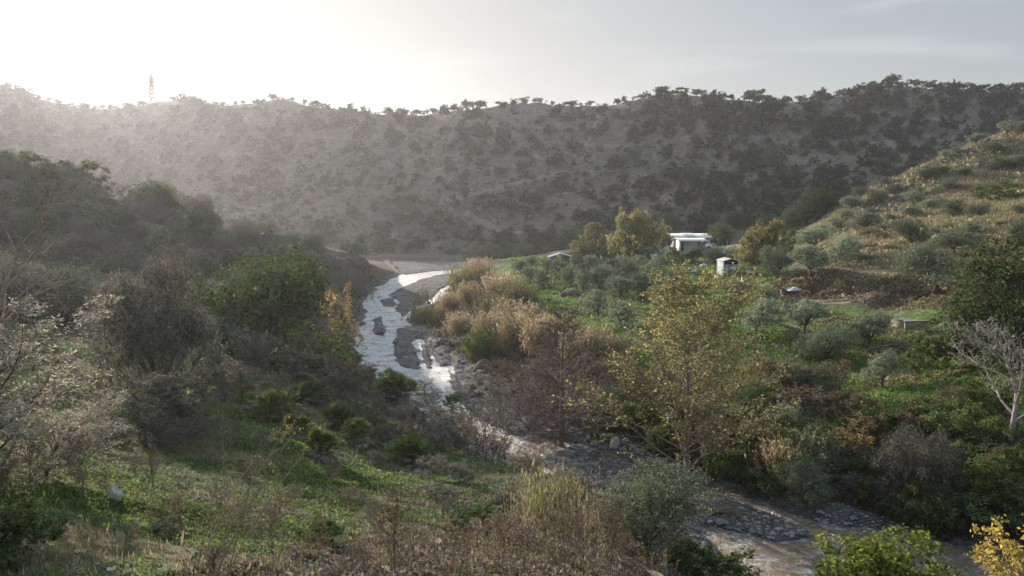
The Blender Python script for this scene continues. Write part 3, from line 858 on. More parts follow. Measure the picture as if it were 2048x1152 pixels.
# stems
proto_stems('gold', 1200, 420, MAT['gold'], lean=0.55, k=5, base=0.36, w=0.006, leaf_n=5200, leafs=0.055)
proto_stems('goldgreen', 1240, 380, MAT['goldg'], lean=0.6, k=3, base=0.4, w=0.006, leaf_n=5200, leafs=0.055)
proto_stems('reed', 1280, 46, MAT['straw'], lean=0.28, k=4, base=0.5, w=0.004, leaf_n=520, leafs=0.05)
proto_stems('reedg', 1320, 110, MAT['goldg'], lean=0.3, k=3, base=0.5, w=0.006, leaf_n=900, leafs=0.09)
proto_stems('broom', 1360, 260, MAT['grey'], lean=0.7, k=3, base=0.12, w=0.007, leaf_n=1600, leafs=0.06)
def proto_palm(key, seed, heads, k=3, trunk=0.35):
    for v in range(k):
        rng = np.random.default_rng(seed + v)
        g = Geo(); t = Geo(); dg = Geo()
        for h in range(heads):
            an = h * 2.4; q = 0.36 * math.sqrt(h / max(heads, 1))
            c = np.array([math.cos(an) * q, math.sin(an) * q, trunk * rng.uniform(0.5, 1.0) if h else trunk])
            tube(t, [c * np.array([1, 1, 0]), c * np.array([1, 1, 0.5]), c], [0.05, 0.045, 0.055], 7)
            for i in range(44):
                el = math.radians(rng.uniform(-62, 86)); az = i * 2.4 + rng.uniform(-.3, .3)
                dead = el < math.radians(-8)
                d = np.array([math.cos(az) * math.cos(el), math.sin(az) * math.cos(el), math.sin(el)])
                L_ = rng.uniform(0.18, 0.28); e = c + d * L_; G_ = dg if dead else g
                sticks(G_, [c], [e], [0.004], [0.003], 3)
                side = unit(np.cross(d, [0, 0, 1.0])); upv = np.cross(side, d)
                m = 15
                th = np.linspace(-1.35, 1.35, m) * (0.5 if dead else 1)
                ld = d * np.cos(th)[:, None] + side * np.sin(th)[:, None] + upv * 0.18
                ln = rng.uniform(0.15, 0.21) * (0.75 + 0.25 * np.cos(th))[:, None]
                wv = unit(np.cross(ld, upv)) * 0.010
                tip = e + ld * ln - np.array([0, 0, 0.25]) * ln * (0.9 if dead else 0.4)
                G_.quads(np.stack([np.repeat(e[None], m, 0), e + ld * ln * 0.5 + wv, tip, e + ld * ln * 0.5 - wv], 1))
        V = g.verts(); W = np.percentile(np.hypot(V[:, 0], V[:, 1]), 98) * 2; H = V[:, 2].max()
        T = lambda V, W=W, H=H: np.stack([V[:, 0] / W, V[:, 1] / W, np.maximum(V[:, 2], -0.02) / H], 1)
        PROTO.setdefault(key, []).append((g.mesh(key + '_fronds', MAT['palm'], T), t.mesh(key + '_trunk', MAT['twigr'], T, True)))
        DEADF.setdefault(key, []).append(dg.mesh(key + '_dead_fronds', MAT['grey'], T))
DEADF = {}
proto_palm('palm', 1400, 4)
proto_palm('palm1', 1440, 1, 1, 0.6)

RNG = np.random.default_rng(7)
USED = {}
def put(kind, name, cat, label, px, pyb, w, h, group=None, d=None, sink=0.03, var=None, rot=None, tilt=0.0):
    """plant of photo size w x h (pixels) whose foot is at photo pixel (px, pyb), or at depth d in column px"""
    if d is None: x, y, z = hit(px, pyb)
    else:
        x = (px - 1024) / F * d; y = d; z = ground(x, y)
        for _ in range(4):
            v = -(to_px(x, y, z)[1] - 576) / F
            x = (px - 1024) / F / (CP + v * SP) * d; z = ground(x, y)
    return put_at(kind, name, cat, label, x, y, z, w * y / F, h * y / F, group, sink, var, rot, tilt)
def put_at(kind, name, cat, label, x, y, z, W, H, group=None, sink=0.03, var=None, rot=None, tilt=0.0):
    vs = PROTO[kind]
    if var is None: var = USED.get(kind, 0) % len(vs)
    USED[kind] = USED.get(kind, 0) + 1
    crown, trunk = vs[var % len(vs)]
    rot = RNG.uniform(0, 2 * PI) if rot is None else rot
    z = z - sink * H
    if trunk is not None and crown is not None:
        o = link(name, None, label=label, category=cat, group=group)
        link('crown' if 'palm' not in kind else 'fronds', crown, o)
        link('trunk', trunk, o)
        if kind in DEADF: link('dead_fronds', DEADF[kind][var % len(vs)], o)
    else:
        o = link(name, crown or trunk, label=label, category=cat, group=group)
    o.location = (x, y, z)
    o.scale = (W, W, H)
    o.rotation_euler = (tilt, 0, rot)
    return o
# ------------------------------------------------------------------ plants: where they stand
ONES = 'first second third fourth fifth sixth seventh eighth ninth tenth eleventh twelfth thirteenth fourteenth fifteenth sixteenth seventeenth eighteenth nineteenth'.split()
TENS = ['', '', 'twenty', 'thirty', 'forty', 'fifty', 'sixty', 'seventy', 'eighty', 'ninety']
def nth(i):
    if i < 20: return ONES[i - 1]
    t, o = divmod(i, 10)
    return TENS[t][:-1] + 'ieth' if o == 0 else TENS[t] + '-' + ONES[o - 1]
def series(kinds, name, cat, group, label, items, **kw):
    """items: (px, foot py, w, h[, depth]); the label counts them along the row"""
    items = sorted(items)
    for i, t in enumerate(items):
        k = kinds if isinstance(kinds, str) else kinds[i % len(kinds)]
        put(k, name, cat, label.format(nth(i + 1)), t[0], t[1], t[2], t[3], group, t[4] if len(t) > 4 else None, **kw)

# skyline trees
_d = np.linspace(300, 900, 700)
def crest(px):
    x = (px - 1024) / F * _d
    z = hfast(x, _d)
    k = int((z / _d).argmax())
    return float(x[k]), float(_d[k]), float(z[k])
SKY_L = [(12,12,8),(38,14,9),(88,10,7),(115,12,8),(131,9,9),(158,11,6),(189,14,11),(207,8,6),(247,12,8),(273,22,9),(300,12,7),(358,9,8),(397,18,11),(420,12,6),(444,10,6),(482,6,7),(496,9,7),(521,12,9),(554,17,11),(575,9,5),(593,11,9),(617,10,12),(638,19,13),(653,10,9)]
SKY_R = [(706,8,4),(744,7,5),(780,24,13),(815,13,10),(836,16,12),(849,9,9),(869,16,11),(892,12,15),(911,18,14),(934,25,19),(961,26,17),(1003,22,7),(1030,10,5),(1049,27,14),(1070,13,10),(1103,9,10),(1140,28,9),(1177,13,10),(1230,12,12),(1245,13,12),(1286,18,13),(1318,27,15),(1340,12,9),(1358,24,13),(1385,20,13),(1406,8,10),(1437,20,15),(1455,12,11),(1490,25,20),(1508,30,26),(1526,20,17),(1543,10,11),(1561,18,11),(1592,24,13),(1625,22,12),(1643,14,9),(1667,18,13),(1691,15,10),(1707,24,16),(1722,12,11),(1768,27,21),(1787,12,9),(1813,18,15),(1835,32,16),(1862,18,12),(1877,14,11),(1895,28,14),(1926,14,10),(1946,22,11),(1970,28,14),(1990,18,12),(2010,20,12),(2027,18,12),(2043,14,14)]
for nm, lst, lab in (('ridge_tree', SKY_L, 'dark {} tree on the skyline of the far hazy ridge, {} from the sunlit end'),
                     ('ridge_tree', SKY_R, 'dark {} tree on the skyline of the long hill, {} counting from the saddle')):
    for i, (px, w, h) in enumerate(lst):
        x, y, z = crest(px)
        look = 'umbrella-crowned' if w > 1.5 * h else 'round-headed' if w > 0.9 * h else 'upright'
        put_at('ridge', nm, 'tree', lab.format(look, nth(i + 1)), x, y, z, w * y / F * 1.1, h * y / F * 1.05, 'trees along the skyline', 0.10)

# shrubs and small trees of the far hillside: the largest as things of their own, the rest as one mass
def scatter_px(n, px0, px1, py0, py1, seed, ymin, ymax, keep=None):
    r = np.random.default_rng(seed)
    px, py = r.uniform(px0, px1, n), r.uniform(py0, py1, n)
    x, y, z, ok = hits(px, py)
    ok &= (y > ymin) & (y < ymax)
    if keep is not None: ok &= keep(px, py, x, y, z, r)
    return px[ok], py[ok], x[ok], y[ok], z[ok]
def dens(px, py, x, y, z, r):
    q = 0.42 + 0.22 * smooth(1150, 1500, px) + 0.25 * smooth(900, 400, px) * smooth(420, 250, py) + 0.25 * fbm(x, y, 45, 3, 201)
    return r.uniform(size=len(px)) < q * 0.62
px, py, x, y, z = scatter_px(6000, -20, 2070, 175, 510, 5, 245, 900, dens)
sz = np.random.default_rng(6).lognormal(0, 0.38, len(px)) * (4.4 + 0.7 * smooth(1100, 1500, px)) * (0.8 + 0.35 * smooth(330, 450, y))
show = sz / y
order = np.argsort(-show)
ZONES = [(-99, 330, 'below the pylon ridge in the sun haze'), (330, 560, 'on the sunlit spur under the wooded knoll'), (560, 760, 'on the slope straight above the earth cliff'),
         (760, 960, 'on the bare slope above the river bend'), (960, 1150, 'on the slope behind the open gabled shelter'), (1150, 1330, 'on the slope above the two golden trees'),
         (1330, 1500, 'on the slope above the white house'), (1500, 1680, 'on the slope above the rounded bush and hollow'), (1680, 2200, 'on the dark slope behind the dry grassy hill')]
r0 = np.random.default_rng(9)
kinds_h = ['shrub', 'shrub', 'shrubd', 'shrub', 'shrubd']
SKYPX = [q[0] for q in SKY_L], [q[0] for q in SKY_R]
lab, tones = {}, {}
for i in order[:285]:
    k = kinds_h[r0.integers(0, 5)]
    tone = 'grey-green' if k == 'shrub' else 'dark green'
    e = 0 if px[i] < 690 else 1
    j = int(np.abs(np.array(SKYPX[e]) - px[i]).argmin())
    band = ['just below', 'high under', 'midway under', 'low under', 'far down under'][min(4, int((py[i] - 190) / 62))]
    lab.setdefault('shrub %s the %s skyline tree from the %s' % (band, nth(j + 1), ('sunlit end', 'saddle')[e]), []).append(i)
    tones[i] = (tone, k)
for t, ii in lab.items():
    ii.sort(key=lambda i: -sz[i])
    for n_, i in enumerate(ii):
        tone, k = tones[i]
        s0 = '' if len(ii) == 1 else ('larger ' if n_ == 0 else 'smaller ') if len(ii) == 2 else ['largest ', 'second-largest ', 'third-largest ', 'fourth-largest ', 'fifth-largest ', 'sixth-largest ', 'seventh-largest '][min(n_, 6)]
        put_at(k, 'hillside_shrub', 'shrub', s0 + tone + ' ' + t, float(x[i]), float(y[i]), float(z[i]), float(sz[i]) * 0.98, float(sz[i]) * r0.uniform(0.6, 0.85), 'shrubs of the far hillside', 0.08)
def mass(name, label, cat, kinds, X, Y, Z, W, H, seed, mat=None, kind='stuff'):
    """many plants of no count as one mesh"""
    r = np.random.default_rng(seed)
    data = []
    for k in kinds:
        for c, t in PROTO[k]:
            V = np.empty(len(c.vertices) * 3, np.float32); c.vertices.foreach_get('co', V)
            data.append((V.reshape(-1, 4, 3), c.materials[0]))
    ms = []
    for _, m in data:
        if m not in ms: ms.append(m)
    Vs, mi = [], []
    pick = r.integers(0, len(data), len(X))
    for q in range(len(data)):
        s = np.nonzero(pick == q)[0]
        if not len(s): continue
        T, m = data[q]
        T = T[r.random(len(T)) < 0.30] if len(T) > 300 else T
        a_ = r.uniform(0, 2 * PI, len(s)); c, sn = np.cos(a_)[:, None, None], np.sin(a_)[:, None, None]
        w, h = W[s][:, None, None], H[s][:, None, None]
        tx, ty, tz = T[None, ..., 0], T[None, ..., 1], T[None, ..., 2]
        g = 1.45
        V = np.stack([(tx * c - ty * sn) * w, (tx * sn + ty * c) * w, tz * h], -1)
        ctr = V.mean(2, keepdims=True); V = ctr + (V - ctr) * g
        V += np.stack([X[s], Y[s], Z[s]], -1)[:, None, None]
        Vs.append(V.reshape(-1, 3)); mi.append(np.full(len(s) * len(T), ms.index(m)))
    V = np.concatenate(Vs)
    me = mesh_np(name, V, np.arange(len(V)).reshape(-1, 4), ms, midx=np.concatenate(mi))
    link(name, me, label=label, category=cat, kind=kind)
i = order[285:]
mass('scrub', 'low grey-green scrub covering the shaded far hillsides', 'scrub', ['shrub', 'shrubd'], x[i], y[i], z[i] - 0.2, sz[i], sz[i] * 0.7, 3)
# low tussocks all over the far hills
px, py, x, y, z = scatter_px(6000, -20, 2070, 175, 512, 15, 240, 900, lambda px, py, x, y, z, r: fbm(x, y, 25, 3, 205) > -0.25)
s_ = np.random.default_rng(16).lognormal(0, 0.3, len(px)) * 1.0
PROTO['tuss'] = []
for v in range(4):
    r = np.random.default_rng(900 + v)
    P = r.normal(size=(16, 3)) * np.array([0.28, 0.28, 0.12]) + np.array([0, 0, 0.4])
    g = Geo(); leaves(g, r, P, 0.45, 0.6, np.array([[0, 0, 0.8]]).repeat(16, 0))
    PROTO['tuss'].append((g.mesh('tuss', [MAT['grey'], MAT['far'], MAT['brown'], MAT['olive_deep']][v]), None))
mass('dry_tussocks', 'dry brown and grey tussocks between the shrubs of the far hill', 'tussocks', ['tuss'], x, y, z - 0.15, s_ * 1.2, s_ * 0.9, 17)

cp = np.random.default_rng(44).uniform(-10, 2060, 300)
cw = np.array([crest(q) for q in cp]); cr = np.random.default_rng(45)
cs = cr.lognormal(0, 0.45, len(cp)) * (1.0 + 0.8 * smooth(1500, 1900, cp))
mass('crest_scrub', 'low dark scrub along the skyline between the trees', 'scrub', ['shrubd', 'shrub'], cw[:, 0] + cr.normal(size=len(cp)) * 1.5, cw[:, 1] - cr.uniform(0, 10, len(cp)), hfast(cw[:, 0], cw[:, 1]) - 0.3, cs * 1.5, cs * 0.9, 46)
# distinct dark clumps of the far hill
series(['bushd', 'shrubm'], 'hillside_bush', 'bush', 'broad dark bushes of the far hill', 'broad dark bush on the far hillside, {} large clump from the river',
       [(1335,352,55,26),(1378,357,60,30),(1545,330,36,30),(1268,325,32,24),(1465,355,22,16),(1120,375,24,14),(905,345,26,16),(815,425,34,22),(770,420,30,18),(1040,392,34,18),(1085,392,30,20),(1230,452,44,30),(1190,440,40,24),(1545,300,20,14)])
series(['oak', 'bushd'], 'foot_tree', 'tree', 'dark trees along the foot of the far hill', 'dark tree at the foot of the far hill, {} from the river bend',
       [(985,500,52,34,268),(1020,505,30,24,255),(1052,508,46,44,250),(1095,505,42,36,255),(1135,505,48,52,250),(905,502,30,14,285),(945,505,40,18,272),(1120,470,60,38,270),(1165,460,60,40,262),(1335,470,60,32,250),(1390,465,50,28,255),(1480,440,60,30,250),(1530,440,55,30,245),(1330,502,44,30,200)])

# trees of the wooded spur on the left
series('ridge', 'spur_tree', 'tree', 'trees on the crest of the wooded spur', 'dark tree on the crest of the near wooded spur, {} from the sunlit edge',
       [(45,360,85,56),(-15,350,60,46),(168,372,78,50),(253,380,34,32)], var=1)
put('oak', 'spur_tree', 'tree', 'dense dark green domed tree on the crest of the near wooded spur', 312, 425, 92, 62)
put('oliveb', 'spur_tree', 'tree', 'smaller of the two round trees near the tip of the wooded spur', 584, 498, 46, 36)
put('oliveb', 'spur_tree', 'tree', 'larger of the two round trees near the tip of the wooded spur', 627, 508, 56, 46)
put('olive', 'spur_tree', 'tree', 'spreading pale olive tree on top of the earth cliff', 706, 515, 68, 32)
def spur(px, py, x, y, z, r):
    return (y < 178) & (z > -12.0) & (py > 300 + 0.33 * px)
px, py, x, y, z = scatter_px(620, -20, 790, 330, 600, 25, 92, 180, spur)
o_ = np.argsort(-y)
kept = []
for i in o_:
    if all((x[i] - x[j]) ** 2 + (y[i] - y[j]) ** 2 > 12 for j in kept): kept.append(i)
kept = sorted(kept, key=lambda i: px[i])
r1 = np.random.default_rng(26)
for c, i in enumerate(kept):
    k = ['oliveb', 'oak', 'bushg', 'greytree', 'bushg', 'shrubm', 'greytree'][r1.integers(0, 7)]  # mix leans to paler greys: hazy glare put into the foliage colour
    W = r1.uniform(3.6, 6.2)
    tone = {'oliveb': 'grey-green round', 'oak': 'dark green', 'bushg': 'twiggy grey', 'bushd': 'low dark', 'shrubm': 'low grey-green', 'greytree': 'half bare grey'}[k]
    put_at(k, 'spur_thicket_tree' if k in ('oliveb', 'oak', 'greytree') else 'spur_bush', 'tree' if k in ('oliveb', 'oak', 'greytree') else 'bush',
           '%s growth on the wooded spur, %s from the sunlit edge' % (tone, nth(c + 1) if c < 99 else 'last'), float(x[i]), float(y[i]), float(z[i]), W, W * r1.uniform(0.55, 0.8), 'trees and bushes covering the wooded spur', 0.08)

# trees between us and the spur
put('oak', 'carob_tree', 'tree', 'broad dark glossy evergreen tree, largest crown left of the river', 528, 732, 300, 222, d=60, var=0)
put('oak', 'carob_tree', 'tree', 'dark evergreen tree just behind the largest crown by the river', 618, 612, 122, 98, d=100)
put('oak', 'carob_tree', 'tree', 'lower dark evergreen crown joined to the largest tree on its uphill side', 432, 690, 120, 110, d=66)
put('greytree', 'grey_tree', 'tree', 'spreading grey umbrella tree behind the largest evergreen', 425, 582, 160, 84, d=86)
put('olive', 'olive_tree', 'tree', 'silvery olive tree with dark trunk at the top of the grass strip', 438, 720, 112, 98, d=56, var=2)
put('greytree', 'grey_tree', 'tree', 'large grey-brown tree with drooping twigs beside the grass slope', 322, 855, 235, 285, d=39, var=1)
put('greytree', 'grey_tree', 'tree', 'grey tree crown between the large drooping tree and the pale track', 245, 700, 150, 130, d=58)
put('oliveb', 'grey_tree', 'tree', 'dull grey tree behind the bare pale branches', 140, 690, 170, 130, d=62)
put('greytree', 'grey_tree', 'tree', 'grey tree at the frame edge behind the bare pale branches', 25, 680, 170, 150, d=60)
put('oak', 'grey_tree', 'tree', 'dark tree beside the pale track below the wooded spur', 345, 620, 90, 60, d=84)
put('bare', 'grey_tree', 'tree', 'twiggy grey shrub above the pale track', 290, 560, 60, 34, d=95)
put('oliveb', 'grey_tree', 'tree', 'dark rounded tree under the spur at the frame edge', 70, 600, 130, 80, d=88)
put('broom', 'broom_bush', 'shrub', 'feathery grey-green broom bush in front of the largest evergreen', 512, 772, 88, 106, d=50)
put('syc', 'plane_tree', 'tree', 'slender tree with sparse yellow leaves on the near bank of the bright river', 706, 730, 118, 190, d=82, var=0)
put('bare', 'bare_tree', 'tree', 'bare brown tree under the earth cliff by the water', 722, 610, 70, 68, d=140)
put('bare', 'bare_tree', 'tree', 'bare grey tree between the evergreen and the sparse yellow tree', 650, 725, 80, 110, d=74)
series(['oliveb', 'bushg', 'bushd'], 'bank_bush', 'bush', 'bushes along the near bank of the river under the spur', 'dull bush on the wooded near river bank, {} from the spur',
       [(560,590,80,50,112),(500,575,70,46,112),(680,640,60,40,120),(640,660,60,46,108),(668,590,50,44,130),(700,560,50,40,150),(735,570,36,20,158),(690,760,70,50,72),(735,770,60,40,70)])

# thicket between the grass slope and the river
series(['bare', 'bushg', 'bare', 'barer'], 'bare_bush', 'shrub', 'leafless bushes between grass slope and river', 'leafless grey bush above the river, {} from the frame edge side',
       [(800,872,120,82),(745,850,105,78),(880,905,115,92),(935,895,95,92),(700,775,120,66),(620,770,130,72),(565,790,90,56),(485,800,110,70),(450,830,80,60),(400,885,125,78),(350,905,115,66),(525,905,85,44),(860,840,90,70),(590,735,100,60,58),
        (1010,945,120,110,43),(930,930,115,115,45),(1065,955,100,90,45),(885,885,105,95,49),(1000,890,120,90,62),(1060,880,120,100,62),(960,830,80,50,72),(850,800,80,50),(760,900,70,56),(330,850,80,60),(655,820,80,46),(1060,915,60,46,50),(290,880,90,60)])
put('bare', 'bare_tree', 'tree', 'dark bare many-stemmed tree in front of the river stones', 972, 935, 150, 155, d=43)
series('bushg', 'leafy_grey_shrub', 'shrub', 'low grey undergrowth by the palms', 'low leafy grey shrub near the fan palms, {} from the grass strip',
       [(320,872,210,135),(270,885,150,90),(375,868,130,76),(200,900,120,80),(430,800,90,60),(470,770,70,50),(530,820,60,40),(600,850,60,44),(720,880,60,44),(750,930,50,30),(870,960,80,50),(920,965,80,50),(690,800,80,50)])
PALMS = [(642,920,84,70,'palm','shaggy fan palm clump with dead skirt, lowest on the slope'),(825,935,112,74,'palm','wide dark fan palm clump alone above the grass'),
         (676,865,84,66,'palm','fan palm clump with upright head in the middle of the palms'),(623,812,84,58,'palm','fan palm clump with green top, highest on the slope'),
         (545,845,96,74,'palm','broad dark fan palm clump at the grass strip'),(712,890,70,60,'palm','dark fan palm clump beside the leafless bushes'),
         (592,880,80,60,'palm','shaded fan palm clump behind the shaggy one'),(790,812,110,78,'palm','big dark fan palm clump nearest the water'),
         (756,872,60,40,'palm','small dark fan palm in the leafless thicket'),(905,868,52,92,'palm1','single slender fan palm standing against the bright river')]
for px_, py_, w_, h_, k_, t_ in PALMS:
    put(k_, 'fan_palm', 'palm', t_, px_, py_, w_ * (1.12 if k_ == 'palm' else 1.0), h_, 'fan palms on the slope', sink=0.02)

# golden cane and tamarisk thicket on the far bank
GOLD = [(925,592,70,62),(960,578,84,66),(900,628,60,46),(950,642,84,64),(1000,604,80,58),(1040,624,90,62),(1078,668,84,60),(980,684,84,62),(1030,694,90,74),(1080,705,90,74),(1130,700,84,74),
        (1110,692,80,62),(1150,728,84,66),(1190,712,80,60),(1225,728,70,60),(1000,722,84,50),(920,664,64,40),(985,640,70,54),(1060,664,80,60),(1180,760,80,60),(1015,655,80,56),(935,612,60,50)]
series(['gold', 'gold', 'goldgreen', 'gold', 'barer'], 'golden_reed_clump', 'reeds', 'golden cane clumps between river and olive grove', 'golden feathery cane clump of the thicket, {} from the river bend', [(q[0], q[1], q[2], q[3] * 1.15) for q in GOLD])
series(['barer', 'bare'], 'brown_thicket_bush', 'shrub', 'brown leafless thicket on the far bank', 'brown leafless thicket bush below the grove edge, {} from the water',
       [(1040,790,110,70),(1090,770,110,80),(1150,790,120,80),(1200,800,100,90),(1080,840,110,70),(1150,850,110,80),(1210,860,80,80),(1000,760,80,50),(1128,650,50,24),(1215,690,60,40),(1060,830,120,80),(1130,870,120,90),(1190,845,110,80),(1000,800,90,50),(1230,790,70,90),(1120,810,110,80)])
put('lime', 'willow', 'tree', 'small rounded yellow-green tree over the root mound', 965, 728, 84, 74)
put('reedg', 'reed_clump', 'reeds', 'green upright reed clump on the river island', 847, 612, 56, 48)
put('goldgreen', 'island_bush', 'shrub', 'ochre bush on the river island', 850, 645, 64, 42)
put('bushd', 'island_bush', 'shrub', 'small dark bush at the tip of the river island', 829, 636, 18, 26)
put('bushb', 'island_bush', 'shrub', 'brown bush behind the ochre one on the island', 885, 645, 46, 30)
put('conebare', 'bare_tree', 'tree', 'tall leafless conical tree with straight trunk beside the stream', 1122, 905, 215, 300, d=57, sink=0.0)
series('barer', 'root_tangle', 'roots', 'dark flood debris around tree feet', 'dark tangle of flood debris at a tree foot, {} from the bushes', [(1122,915,46,60,56),(1070,905,40,58,55)])

# the tall plane tree and its neighbours
put('plane', 'tall_plane_tree', 'tree', 'tall slender tree with pale trunk and scattered yellow leaves, tallest by the stream', 1374, 985, 372, 478, d=48.5, sink=0.0, rot=0.6)
series(['grove'], 'olive_tree', 'olive tree', 'olive trees of the grove', 'silvery round olive tree of the grove, {} from the river side',
       [(1084,577,40,38),(1136,573,40,45),(1168,584,43,48),(1202,584,52,52),(1239,596,54,46),(1283,602,56,58),(1195,631,52,52),(1059,566,36,34),(1097,549,37,33),(1119,560,33,42),(1062,534,38,24),(1040,545,30,24),
        (1156,541,38,31),(1183,543,42,34),(1206,526,38,27),(1236,524,40,29),(1292,524,43,34),(1257,558,50,40),(1227,550,44,36),(1300,568,48,44),(1280,544,44,34),(1147,521,30,20),(1316,552,42,44),(1215,565,42,38),
        (1345,585,46,44),(1330,625,56,56),(1180,512,30,18),(1265,522,36,24),(1170,560,38,36),(1110,530,32,22),(1130,525,30,20),(1325,530,36,26),(1245,540,40,28)])
put('grove', 'olive_tree', 'olive tree', 'olive with bare forked trunk at the lower corner of the grove', 1243, 657, 66, 60, 'olive trees of the grove')
OL = [(1472,608,50,50,'grove','dark olive behind the tall yellow tree near the blue shed'),(1515,675,84,84,'olive','large grey olive between the tall yellow tree and the stone terrace'),
      (1540,612,44,36,'grove','small olive on the grass below the rubble'),(1608,668,86,72,'olive','olive with dark leaning trunk on the grass terrace'),
      (1648,724,108,78,'oliveb','low wide blue-grey olive on the grass terrace'),(1735,698,90,78,'olive','leafy olive in front of the log pile'),
      (1763,776,66,78,'olive','small young olive with thin trunk in a bare soil ring'),(1582,684,40,34,'shrubm','small grey bush left of the leaning olive'),
      (1680,524,64,56,'olive','olive with clear trunk on the dry grass'),(1621,556,76,66,'olive','dark full olive above the ploughed bank'),(1553,552,74,62,'oliveb','wide olive behind the rubble by the blue shed'),
      (1624,502,74,48,'olive','olive behind the dark full one'),(1871,590,140,100,'olive','biggest olive of the dry hill, leaning over the stair rail'),(1822,545,80,60,'oliveb','grey olive tucked behind the biggest one'),
      (1904,510,98,52,'olive','wide flat olive above the biggest one'),(1822,488,74,52,'oliveb','round dense olive on the middle of the dry hill'),(2042,498,70,66,'oliveb','dark olive at the frame edge on the dry hill')]
for q in OL: put(q[4], 'olive_tree', 'olive tree', q[5], q[0], q[1], q[2], q[3])
series(['olive', 'oliveb', 'grove'], 'hill_olive_tree', 'olive tree', 'small olives on the dry hill', 'small olive or bush on the dry grassy hill, {} counting uphill',
       [(1677,460,38,28),(1730,458,64,36),(1825,434,38,20),(1907,434,52,34),(1951,434,48,30),(1943,470,42,28),(1702,420,42,28),(1753,408,42,28),(1786,388,38,24),(1830,414,40,34),(1856,418,38,20),(1899,380,48,28),
        (1848,360,54,26),(1892,320,32,20),(1950,290,38,22),(2016,268,40,26),(2046,268,32,24),(1983,305,52,22),(1996,340,36,28),(2030,335,52,26),(2041,430,34,22),(1884,350,36,18),(1720,395,36,22),(1740,430,26,16),(1930,350,30,18),
        (1960,400,30,18),(1800,352,36,20),(1770,372,30,18),(1690,440,34,22),(1915,310,30,16),(1650,475,40,26),(1780,440,24,14),(1870,470,26,16)])
put('bushl', 'yellow_green_bush', 'bush', 'large yellow-green bush high on the dry hill', 2008, 400, 92, 42)
series(['goldgreen', 'bushb', 'broom'], 'hill_tuft', 'bush', 'straw-coloured bushes on the dry hill', 'straw-coloured low bush on the dry hill, {} counting uphill',
       [(1898,458,34,14),(1700,500,40,16),(1760,480,44,18),(1780,500,40,14),(1860,500,36,12),(1960,480,40,12),(2000,450,36,12),(1730,520,50,12),(1800,520,40,10),(1980,510,44,14),(1660,500,30,16),(1740,470,40,18),(1765,462,30,18),(2010,520,40,12)])
put('oak', 'dark_tree', 'tree', 'dense dark tree where the dry hill meets the far hill', 1640, 450, 96, 58, d=192)
put('oak', 'dark_tree', 'tree', 'dark tree between the rounded bush and the dense one', 1592, 450, 70, 48, d=196)
put('lime', 'dark_tree', 'tree', 'low flat-topped green tree above the rounded bush', 1600, 478, 76, 30, d=165)
put('goldtree', 'rounded_bush', 'tree', 'large rounded ochre-green tree beside the farmyard', 1521, 530, 96, 88, var=0)
put('goldtree', 'rounded_bush', 'tree', 'grey-green tree behind the rounded ochre one', 1572, 520, 50, 46)
put('goldtree', 'golden_tree', 'tree', 'lower of the two golden trees above the grove, rounded crown', 1187, 520, 84, 74, var=1)
put('goldtree', 'golden_tree', 'tree', 'taller of the two golden trees above the grove, irregular crown', 1272, 522, 108, 104, var=2)
put('lime', 'dark_tree', 'tree', 'small dark green tree between the two golden trees', 1222, 522, 36, 36)
put('lime', 'yard_tree', 'tree', 'yellow-green tree overhanging the white house', 1440, 484, 60, 46, d=206)
series(['oliveb', 'bushd'], 'yard_bush', 'bush', 'dark bushes below the farmyard', 'dark bush below the white garage, {} from the grove', [(1395,525,42,30),(1425,530,44,34),(1375,522,36,24),(1350,520,34,24),(1330,498,36,26),(1460,520,20,10),(1530,556,26,14),(1500,578,24,10)])

# right bank of the stream: dark overgrown slope
put('oak', 'carob_tree', 'tree', 'big dark leafy tree at the frame edge below the stair rail', 2012, 760, 250, 255, d=59, var=2)
put('bushl', 'carob_tree', 'tree', 'lighter leafy bush at the foot of the big frame-edge tree', 1880, 745, 130, 90, d=62)
put('white', 'white_bare_tree', 'tree', 'pale leafless tree with forked white trunk at the frame edge', 2030, 935, 320, 320, d=45, var=0)
r2 = np.random.default_rng(77)
pts = []
for px_, py_ in zip(r2.uniform(1180, 2060, 900), r2.uniform(770, 1075, 900)):
    lo = np.interp(px_, [1180, 1260, 1400, 1500, 1560, 1650, 1720, 1830, 2060], [830, 820, 800, 800, 790, 800, 840, 860, 850])
    hi_ = np.interp(px_, [1180, 1260, 1400, 1500, 1640, 1750, 1900, 2060], [850, 890, 930, 985, 1022, 1042, 1072, 1110])
    if lo < py_ < hi_ and all(abs(px_ - q[0]) > 46 or abs(py_ - q[1]) > 26 for q in pts): pts.append((px_, py_))
for i, (px_, py_) in enumerate(sorted(pts)):
    k = ['bushd', 'barer', 'bushb', 'lime', 'bushd', 'goldgreen', 'oliveb', 'bare'][r2.integers(0, 8)]
    if px_ > 1640 and k in ('barer', 'goldgreen'): k = ['bushd', 'lime'][i % 2]
    w = r2.uniform(90, 140)
    put(k, 'bank_shrub', 'bush', '%s growth on the shaded bank, %s from the tall yellow tree' % (
        {'bushd': 'dark leafy', 'barer': 'brown leafless', 'bushb': 'brown leafy', 'lime': 'green leafy', 'goldgreen': 'ochre cane', 'oliveb': 'grey leafy', 'bare': 'grey leafless'}[k], nth(i + 1)),
        px_, py_, w, w * r2.uniform(0.62, 0.85), 'overgrowth on the shaded bank', sink=0.08)
